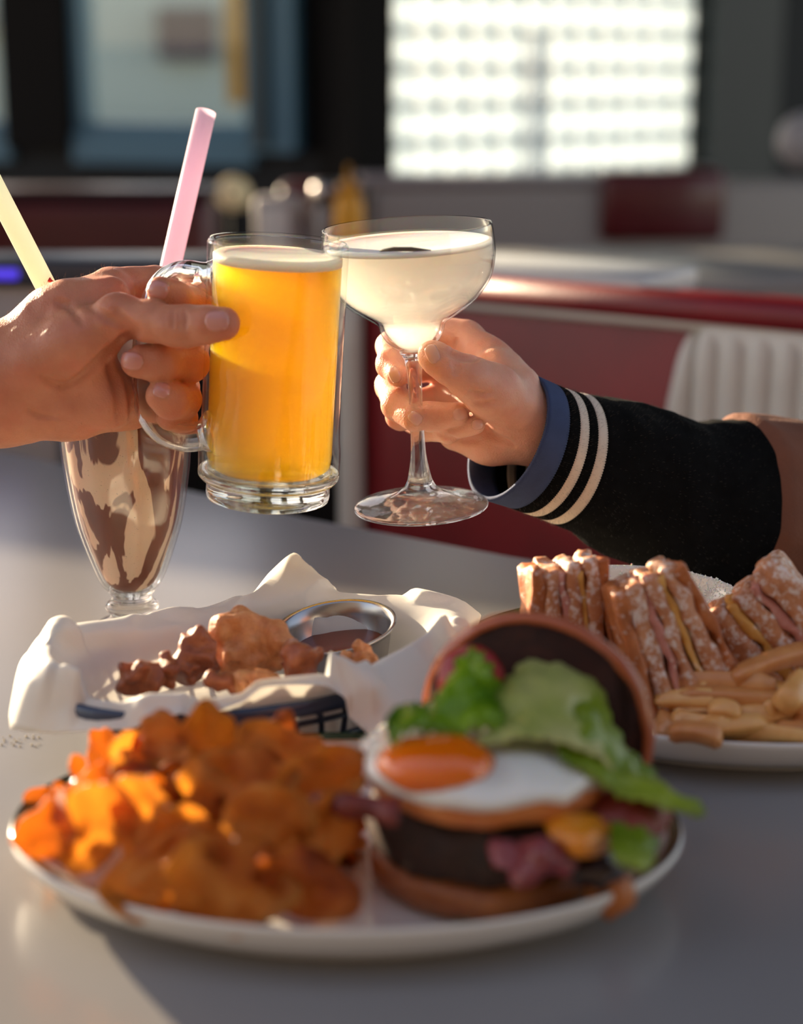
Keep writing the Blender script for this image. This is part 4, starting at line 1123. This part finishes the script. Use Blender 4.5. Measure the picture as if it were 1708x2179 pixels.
leaf('bright green frilly lettuce leaf at the left, under the leaning bun', [
    [(1075, 1460, .775), (1035, 1400, .775), (985, 1392, .77), (940, 1478, .765), (895, 1505, .76), (845, 1512, .755)],
    [(1075, 1510, .752), (1020, 1475, .755), (965, 1480, .75), (920, 1515, .745), (870, 1530, .74), (822, 1528, .735)],
    [(1070, 1560, .737), (1010, 1558, .735), (950, 1562, .732), (900, 1562, .728), (860, 1565, .722), (828, 1572, .722)]], M_let, ruffle=.006, freq=55, edge=.003, seed=2)
leaf('pale green lettuce heart leaf in the middle, above the egg white', [
    [(1040, 1470, .782), (1095, 1415, .787), (1180, 1398, .789), (1262, 1432, .787), (1305, 1520, .782)],
    [(1030, 1540, .745), (1090, 1500, .748), (1180, 1490, .748), (1265, 1540, .75), (1300, 1610, .748)],
    [(1020, 1585, .727), (1090, 1575, .727), (1180, 1585, .727), (1270, 1620, .73), (1310, 1680, .728)]], M_let2, ruffle=.005, freq=35, edge=.001, seed=4)
leaf('olive green lettuce leaf hanging down to the right over the plate rim', [
    [(1190, 1480, .765), (1260, 1470, .77), (1310, 1560, .765), (1380, 1640, .75), (1440, 1690, .735), (1480, 1712, .725)],
    [(1180, 1560, .737), (1240, 1560, .738), (1310, 1630, .735), (1380, 1680, .728), (1450, 1712, .722), (1500, 1722, .72)],
    [(1190, 1620, .722), (1230, 1640, .722), (1300, 1685, .72), (1360, 1705, .718), (1430, 1730, .716), (1490, 1742, .716)]], M_let3, ruffle=.0045, freq=40, edge=.0015, seed=7)
leaf('dark green lettuce edge lying on the plate right of the burger', [
    [(1300, 1750, .715), (1360, 1760, .715), (1400, 1790, .715)], [(1300, 1800, .695), (1350, 1810, .695), (1390, 1830, .70)], [(1310, 1840, .69), (1340, 1850, .69), (1370, 1860, .69)]], M_let3, ruffle=.004, freq=60, edge=.001, seed=9)

# ================================================================ BASKET
KC = Vector((-.078, .890, .75)); KY = math.radians(30); KA, KB, KH = .112, .070, .045
bk = thing('basket', 'dark blue oval plastic lattice basket lined with white paper', 'basket', tuple(KC))
KR = Matrix.Rotation(KY, 3, 'Z')
def koval(s, z, n=72, da=0.0): return [KR @ Vector(((KA*s+da)*math.cos(2*math.pi*k/n), (KB*s+da)*math.sin(2*math.pi*k/n), 0)) + KC + Vector((0, 0, z)) for k in range(n)]
def kpt(a, s, z): return KR @ Vector((KA*s*math.cos(a), KB*s*math.sin(a), 0)) + KC + Vector((0, 0, z))
M_bask = simple('slate_blue_plastic', (40, 52, 78), .3, coat=.3)
# rim: flat band
V = []; F = []; n = 72
for s, z in ((1.0, KH), (1.035, KH+.001), (1.045, KH-.003), (1.04, KH-.008), (.995, KH-.009), (.985, KH-.002)): V += koval(s, z)
for i in range(6):
    j = (i+1) % 6; F += [(i*n+q, i*n+(q+1) % n, j*n+(q+1) % n, j*n+q) for q in range(n)]
obj('rim', (V, F), M_bask, bk)
for s, z in ((.93, .030), (.84, .016), (.74, .003)):
    obj('hoop', tube(koval(s, z), .0016, 8, closed=True, up=Vector((0, 0, 1))), M_bask, bk)
rbm = None
for k_ in range(44):
    a = 2*math.pi*k_/44
    obj('rib', tube([kpt(a, 1.0, KH-.006), kpt(a+.04, .93, .030), kpt(a+.08, .84, .016), kpt(a+.12, .74, .003)], [.0019, .0017, .0017, .0017], 6), M_bask, bk)
V = koval(.745, .0, 48)+koval(.745, .003, 48); F = [tuple(range(48))[::-1], tuple(range(48, 96))]+[(q, (q+1) % 48, 48+(q+1) % 48, 48+q) for q in range(48)]
obj('floor_plate', (V, F), M_bask, bk)
# paper liner: polar sheet
ctr = kpt(0, 0, .006)
out = [  # (u,v,d) outer boundary going round, starting right, anticlockwise seen from above
    (1012, 1348, .985), (1010, 1318, 1.03), (905, 1288, 1.06), (838, 1290, 1.045), (716, 1272, 1.05), (650, 1215, 1.075), (618, 1192, 1.08), (570, 1240, 1.075), (528, 1300, 1.05),
    (430, 1325, 1.02), (300, 1345, 1.0), (190, 1376, .985), (58, 1384, .955), (26, 1470, .925), (22, 1560, .890), (130, 1556, .872), (240, 1548, .858), (340, 1545, .850), (425, 1520, .850),
    (560, 1478, .868), (690, 1478, .872), (770, 1545, .865), (845, 1600, .858), (905, 1520, .885), (985, 1420, .93)]
O = [P(*q) for q in out]
angs = [math.atan2((KR.inverted() @ (o-KC)).y/KB, (KR.inverted() @ (o-KC)).x/KA) for o in O]
ua = [angs[0]]
for a in angs[1:]:
    while a < ua[-1]-.3: a += 2*math.pi
    ua.append(max(a, ua[-1]+.04))
NA = 150; na = len(O)
rows = []
dens = []
for i in range(na):
    j = (i+1) % na; a0 = ua[i]; a1 = ua[j] if j else ua[0]+2*math.pi
    for q in range(11):
        t = q/11; p0, p1, p2, p3 = O[i-1], O[i], O[j], O[(i+2) % na]
        pt = .5*((2*p1)+(p2-p0)*t+(2*p0-5*p1+4*p2-p3)*t*t+(-p0+3*p1-3*p2+p3)*t**3)
        lin = p1.lerp(p2, t); dens.append((a0+(a1-a0)*t, pt.lerp(lin, .35)))
G = []
for a, o in dens:
    r0 = kpt(a, .06, .006); r1 = kpt(a, .66, .007); r2 = kpt(a, .84, .028); r3 = kpt(a, .965, KH+.002)
    L = (o-r3).length
    fr_ = r3.y < KC.y
    over = r3.lerp(o, .33) + Vector((0, 0, (.020 if fr_ else .009) if L > .02 else .006)); over2 = r3.lerp(o, .68) + Vector((0, 0, .017 if (fr_ and L > .03) else .008 if L > .02 else .002))
    line = catmull([tuple(p) for p in (r0, r1, r2, r3, over, over2, o)], 7)
    G.append(line)
G = np.array(G); na2, nr2, _ = G.shape
rfd = random.Random(31)
FOLDS = [(Vector((rfd.gauss(0, 1), rfd.gauss(0, 1), rfd.gauss(0, .6))).normalized(), rfd.uniform(22, 60), rfd.uniform(0, 2), 0) for _ in range(9)]
FOLDS = [(d_, f_, h_, .16/f_*2.0) for d_, f_, h_, _ in FOLDS]
for i in range(na2):
    for j in range(nr2):
        w = min(1, max(0, (j-7)/16)); p = Vector(G[i, j])
        rd = noise.fractal(p*16, .7, 2.2, 2)*.010
        for (dv_, fq, ph, am) in FOLDS:
            q_ = (p.dot(dv_)+.012*noise.noise(p*9+dv_))*fq+ph; q_ = abs((q_ % 2)-1)
            rd += am*(q_-.5)
        rd = min(.0065, max(rd+.0012, -.0015))
        G[i, j] += np.array((.3, -.4, .85))*rd*w*(1 if j > 20 else .7)
Vp = np.concatenate([G.reshape(-1, 3)]); Fp = grid_faces(nr2, 1)
Fp = []
for i in range(na2):
    k_ = (i+1) % na2
    for j in range(nr2-1): Fp.append((i*nr2+j, i*nr2+j+1, k_*nr2+j+1, k_*nr2+j))
kk = NT('white_waxed_paper'); kk.set(Base_Color=srgb((240, 238, 232)), Roughness=.5); kk.bump(kk.noise(40, 4), .0015, .35); kk.translucent((.92, .90, .86), .4)
pp = thing('paper_liner', 'crumpled white waxed paper sheet lining the blue basket, corners flopping out', 'paper', tuple(KC+Vector((0, 0, .004))))
po = obj('sheet', (Vp, Fp), kk.m, pp); 
sm = po.modifiers.new('thickness', 'SOLIDIFY'); sm.thickness = .0004
# chicken
def chicken(u, v, d, rx, ry, rz, seed, label, m, blobs=5):
    c = np.array(P(u, v, d)); rg = random.Random(seed)
    bl = [(c, min(rx, rz)*.72*d/FPX)]
    for i in range(blobs*2):
        a = rg.uniform(0, 6.28); r = rg.uniform(.3, .7)
        bl.append((c+np.array((rx*r*math.cos(a), ry*rg.uniform(-.6, .4), rz*r*math.sin(a)))*d/FPX, rg.uniform(.30, .42)*min(rx, rz)*d/FPX))
    def fn(p):
        D = None
        for q, r in bl:
            e = np.linalg.norm(p-q.astype(np.float32), axis=-1)-r; D = e if D is None else smin(D, e, .004)
        return D + .0016*nvalue(p, 210, seed)+.0034*nvalue(p, 120, seed+1)
    R_ = np.array((rx, max(ry, 30), rz))*d/FPX*1.25+.004
    V, F = sdf_mesh(fn, c-R_, c+R_, max(.0011, rx*d/FPX/26))
    single('chicken_piece', label, 'chicken', (V, F), m)
M_ck = fried('battered_fried_chicken', (186, 106, 50), (224, 156, 98), (116, 54, 24), 110, .0015, .5, .1).m
M_ck2 = fried('dark_fried_chicken', (128, 60, 28), (176, 96, 50), (74, 28, 14), 110, .0015, .45, .2).m
chicken(530, 1366, .950, 92, 55, 84, 3, 'large craggy fried chicken piece standing left of the sauce cup', M_ck, 12)
chicken(412, 1402, .925, 66, 50, 58, 5, 'dark fried chicken piece left of the large one', M_ck2)
chicken(290, 1444, .905, 68, 50, 44, 8, 'leftmost dark fried chicken piece sunk in the paper', M_ck2)
chicken(352, 1434, .915, 50, 45, 40, 21, 'small dark fried chicken piece second from the left', M_ck2)
chicken(480, 1448, .90, 50, 40, 30, 17, 'dark fried chicken piece under the large one at its left', M_ck2)
chicken(545, 1452, .90, 55, 40, 30, 11, 'fried chicken piece low in front of the large one', M_ck)
chicken(640, 1408, .925, 60, 45, 50, 19, 'dark shaded fried chicken piece below the sauce cup', M_ck2)
chicken(765, 1398, .935, 50, 40, 36, 13, 'small orange fried chicken piece right of the sauce cup', M_ck)
# ramekins
def ramekin(c, r, h, tilt, label, sauce=None, lv=.55, beads=False):
    t = thing('sauce_cup', label, 'cup', tuple(c))
    M = Matrix.Translation(c) @ tilt.to_4x4()
    t_ = .0009
    pr = [(.001, 0), (r*.66, 0), (r*.70, .002), (r*.92, h*.80), (r*.96, h*.93), (r*1.03, h*.965), (r*1.04, h*.99), (r*1.0, h), (r*.955, h*.965), (r*.90, h*.80), (r*.68, .0035), (.001, .0025)]
    obj('shell', xf(lathe(pr, 72), M), M_steel, t)
    if sauce:
        # level sauce surface inside the tilted cup
        n = 48; V = [M @ Vector((0, 0, h*lv))]; up = M.to_3x3()
        for q in range(n):
            a = 2*math.pi*q/n; d = Vector((math.cos(a), math.sin(a), 0)); rr = r*(.70+.22*lv)*.985
            V.append(M @ Vector((d.x*rr, d.y*rr, h*lv)))
        V2 = [v - (M.to_3x3() @ Vector((0, 0, .004))) for v in V]
        F = [(0, 1+q, 1+(q+1) % n) for q in range(n)] + [(n+1, n+2+(q+1) % n, n+2+q) for q in range(n)] + [(1+q, n+2+q, n+2+(q+1) % n, 1+(q+1) % n) for q in range(n)]
        obj('sauce', (V+V2, F), sauce, t)
    return t
tl = (Matrix.Rotation(math.radians(7), 3, 'X') @ Matrix.Rotation(math.radians(-7), 3, 'Y'))
M_sauce = simple('brown_dipping_sauce', (128, 58, 30), .3, coat=.15, sss=.2, ssss=.004)
rc_ = P(712, 1330, .985)
ramekin(rc_ - tl @ Vector((0, 0, .040)), .0345, .040, tl, 'stainless steel sauce cup of brown dipping sauce in the basket', M_sauce, .60)
c2 = T(885, 1478, .782); 
ramekin(Vector((c2.x, c2.y, .7502)), .0205, .031, Matrix.Identity(3), 'small steel sauce cup on the table behind the lettuce', simple('pale_dip', (196, 190, 182), .3), .55)

# ================================================================ RIGHT PLATE
RC = Vector((.192, .938))
plate(RC.x, RC.y, .165, .128, math.radians(-6), .75, 'large oval white plate with green rim line at the right, under sandwich and fries', .027)
RZ = .7575
# bowl
bw_c = Vector((.1365, .958, RZ+.0005))
jb = thing('bowl', 'white china bowl of dark berry jam on the right plate', 'bowl', tuple(bw_c))
MB_ = Matrix.Translation(bw_c) @ Matrix.Rotation(math.radians(-1.5), 4, 'X') @ Matrix.Rotation(math.radians(1.0), 4, 'Y')
bp = [(.001, .0015), (.026, .0015), (.028, 0), (.031, 0), (.0325, .003), (.048, .020), (.0595, .039), (.0632, .0495), (.0640, .0520), (.0628, .0532), (.0605, .0500), (.0565, .0400), (.044, .021), (.028, .008), (.001, .0065)]
obj('china', xf(lathe([tuple(p) for p in catmull(bp, 3)], 96), MB_), M_china, jb)
k = NT('dark_berry_jam'); k.set(Base_Color=srgb((58, 14, 28)), Roughness=.12, Coat_Weight=.8); k.bump(k.noise(160, 4), .003, .8)
jam = noisy(xf(lathe([(.001, .020)] + [(.043, .020)] + [(.052-i*.0045, .0315) for i in range(11)] + [(.001, .0315)], 56), MB_), .0016, 140, 3)
obj('jam', jam, k.m, jb)
def sugar_mat(name, a, b, dark=None, amt=.52):
    k = fried(name, a, b, dark, 50, .001, .5, .1)
    base = k.b.inputs['Base Color'].links[0].from_socket
    m = k.ramp(k.noise(210, 6, rough=.75), [(amt, (0, 0, 0)), (amt+.09, (.85, .85, .85))])
    k.l.new(k.mixc(m, base, srgb((238, 226, 216))), k.b.inputs['Base Color']); return k.m
S_bread = sugar_mat('sugared_toasted_bread', (176, 104, 60), (214, 150, 104), (140, 70, 36), .50)
S_crust = sugar_mat('sugared_fried_crust', (150, 76, 34), (196, 116, 58), (90, 38, 16), .57)
S_ham = sugar_mat('sugared_ham', (190, 118, 104), (212, 146, 128), None, .56)
S_ches = sugar_mat('sugared_yellow_cheese', (206, 142, 56), (226, 170, 88), None, .58)
def sandwich(c, w, h, dp, roll, yaw, pitch, label, order, fan=0.0, seed=0, taper=.0):
    t = thing('sandwich_piece', label, 'sandwich', tuple(c - Vector((0, 0, h*.45))))
    M = Matrix.Rotation(yaw, 3, 'Z') @ Matrix.Rotation(pitch, 3, 'X') @ Matrix.Rotation(roll, 3, 'Y')
    tot = sum(f for f, *_ in order); x = -w/2
    for q, (f, nm, m, hh) in enumerate(order):
        ww = w*f/tot; mid = x+ww/2; x += ww
        R2 = M @ Matrix.Rotation(fan*mid/w, 3, 'Y')
        obj(nm, slab(Vector(c)+M @ Vector((mid, 0, (hh-1)*h*.5)), (ww*1.0, dp*(.94+.06*hh), h*hh), R2, 7, min(ww*.3, .003), .0032, 95, seed+q, taper), m, t)
    return t
C6 = [(1.1, 'crust', S_crust, 1.0), (1.3, 'bread_slice', S_bread, 1.0), (.5, 'ham_slice', S_ham, .96), (1.1, 'bread_slice', S_bread, 1.02), (.5, 'cheese_slice', S_ches, .97), (1.3, 'bread_slice', S_bread, 1.04), (.7, 'crust', S_crust, 1.0)]
def at_y(u, v, y): return hit(u, v, (0, y, 0), Vector((0, 1, 0)))
sandwich(at_y(1208, 1336, .893), .046, .074, .030, math.radians(-4), math.radians(8), math.radians(-6), 'sugar-dusted fried sandwich piece at the left, leaning on the bowl', C6, -.15, 3)
sandwich(at_y(1412, 1352, .868), .050, .072, .034, math.radians(-20), math.radians(6), math.radians(-10), 'sugar-dusted fried sandwich piece in the middle, in front of the jam bowl', C6, -.30, 13)
sandwich(at_y(1632, 1345, .895), .066, .058, .044, math.radians(-42), math.radians(-14), math.radians(-8), 'sugar-dusted fried sandwich piece at the right with a dark crisp side', [(1.4, 'crust', S_crust, .9), (1.2, 'bread_slice', S_bread, 1.0), (.5, 'cheese_slice', S_ches, .97), (1.2, 'bread_slice', S_bread, 1.0), (.5, 'ham_slice', S_ham, .96), (1.6, 'bread_slice', S_bread, 1.05)], -.1, 23)
sandwich(at_y(1752, 1330, .955), .045, .055, .04, math.radians(-20), math.radians(-20), math.radians(-8), 'sugar-dusted fried sandwich piece cut off by the right edge of the photo', C6, -.1, 33)
# fries
M_fry = fried('golden_french_fry', (220, 150, 78), (240, 188, 116), (190, 112, 50), 40, .0005, .4, .25).m
M_fry2 = fried('browned_french_fry', (194, 118, 60), (220, 156, 92), (150, 82, 36), 40, .0005, .4, .25).m
def fry(a, b, w, sag, m, label, grp, seed):
    a, b = Vector(a), Vector(b); n = 9; t = (b-a); up = Vector((0, 0, 1)); s = t.cross(up).normalized(); w2 = s.cross(t.normalized()).normalized()
    prof = [(-1, -.75), (-.75, -1), (.75, -1), (1, -.75), (1, .75), (.75, 1), (-.75, 1), (-1, .75)]
    V = []; rg = random.Random(seed); tw = rg.uniform(-.4, .4)
    for i in range(n):
        x = i/(n-1); e = .62 if i in (0, n-1) else 1.0
        p = a+t*(x if 0 < i < n-1 else (x*.985+.0075))+Vector((0, 0, -sag*(4*x*(1-x))))+s*(.0012*math.sin(3*x+seed))
        r = w/2*e*(1+.10*math.sin(5*x+seed)); c_, s_ = math.cos(tw*x+seed), math.sin(tw*x+seed)
        for px_, py_ in prof:
            qx = px_*c_-py_*s_; qy = px_*s_+py_*c_; V.append(p+s*qx*r+w2*qy*r)
    F = grid_faces(n, 8, True); F.append(tuple(range(8))[::-1]); F.append(tuple((n-1)*8+q for q in range(8)))
    single('french_fry', label, 'fry', (V, F), m, grp)
FR = [
    ((1488, 1552, .775), (1735, 1578, .776), .0115, -.002, M_fry, 'thick pale golden french fry along the front rim of the right plate'),
    ((1660, 1500, .793), (1712, 1440, .80), .0125, 0, M_fry, 'french fry with its square end facing the camera at the right'),
    ((1385, 1452, .792), (1652, 1462, .797), .010, -.002, M_fry2, 'long top french fry lying below the middle sandwich piece'),
    ((1560, 1446, .800), (1740, 1388, .806), .010, -.003, M_fry2, 'french fry rising to the right under the right sandwich piece'),
    ((1392, 1492, .786), (1530, 1488, .790), .0095, 0, M_fry, 'short pale french fry left of the fries centre'),
    ((1400, 1520, .778), (1440, 1565, .772), .011, 0, M_fry2, 'stubby french fry at the left end beside the bun'),
    ((1440, 1478, .790), (1700, 1490, .792), .0095, 0, M_fry2, 'french fry crossing the middle of the fries'),
    ((1560, 1530, .782), (1700, 1510, .786), .0105, 0, M_fry, 'french fry just above the thick front one'),
]
for q, (a, b, w, sg, m, lab) in enumerate(FR): fry(T(*a), T(*b), w, sg, m, lab, None, q)
rf = random.Random(77)
for q in range(22):
    u = rf.uniform(1390, 1690); v = rf.uniform(1470, 1560); z = .768+.014*rf.random()+(1560-v)/90*.012; L = rf.uniform(60, 150); an = rf.uniform(-.5, .5)
    fry(T(u, v, z), T(u+L*math.cos(an), v-L*.35*math.sin(an)-4, z+rf.uniform(-.002, .004)), rf.uniform(.0085, .0105), rf.uniform(-.002, .001), M_fry if q % 2 else M_fry2, 'golden french fry in the jumble of fries on the right plate', 'french fries on the right plate', q+20)
# powdered sugar grains on bowl rim, jam and sandwiches
rs = random.Random(4); V = []; F = []
def grain(p, r):
    k = len(V); V.extend([p+Vector((r, 0, 0)), p+Vector((-r, 0, 0)), p+Vector((0, r, 0)), p+Vector((0, -r, 0)), p+Vector((0, 0, r)), p+Vector((0, 0, -r))])
    for a, b, c in ((0, 2, 4), (2, 1, 4), (1, 3, 4), (3, 0, 4), (2, 0, 5), (1, 2, 5), (3, 1, 5), (0, 3, 5)): F.append((k+a, k+b, k+c))
for i in range(900):
    a = rs.gauss(.75, .55); t = rs.random()**1.5
    r = .0625-.010*t; z = .0535-.016*t
    grain(MB_ @ Vector((r*math.cos(a), r*math.sin(a), z+rs.uniform(-.0006, .0006))), rs.uniform(.00025, .0008))
for i in range(350):
    a = rs.uniform(0, 6.28); r = .044*math.sqrt(rs.random()); grain(MB_ @ Vector((r*math.cos(a), r*math.sin(a), .0328)), rs.uniform(.0003, .0009))
so = obj('powdered_sugar', (V, F), simple('powdered_sugar', (246, 240, 232), .8, sss=.5, ssss=.002), None, smooth=False)
tag(so, 'powdered sugar sprinkled over the far rim of the bowl and the jam', 'sugar', kind='stuff')
# small dried splash marks on the table at the left
V = []; F = []
for i in range(26):
    p = T(rs.uniform(0, 85), 1600-rs.random()*30-.35*i, .7504); grain(p, rs.uniform(.0003, .0009))
tag(obj('crumb', (V, F), simple('pale_crumbs', (225, 216, 196), .7), None, smooth=False), 'pale sugar crumbs scattered on the table left of the basket', 'crumbs', kind='stuff')
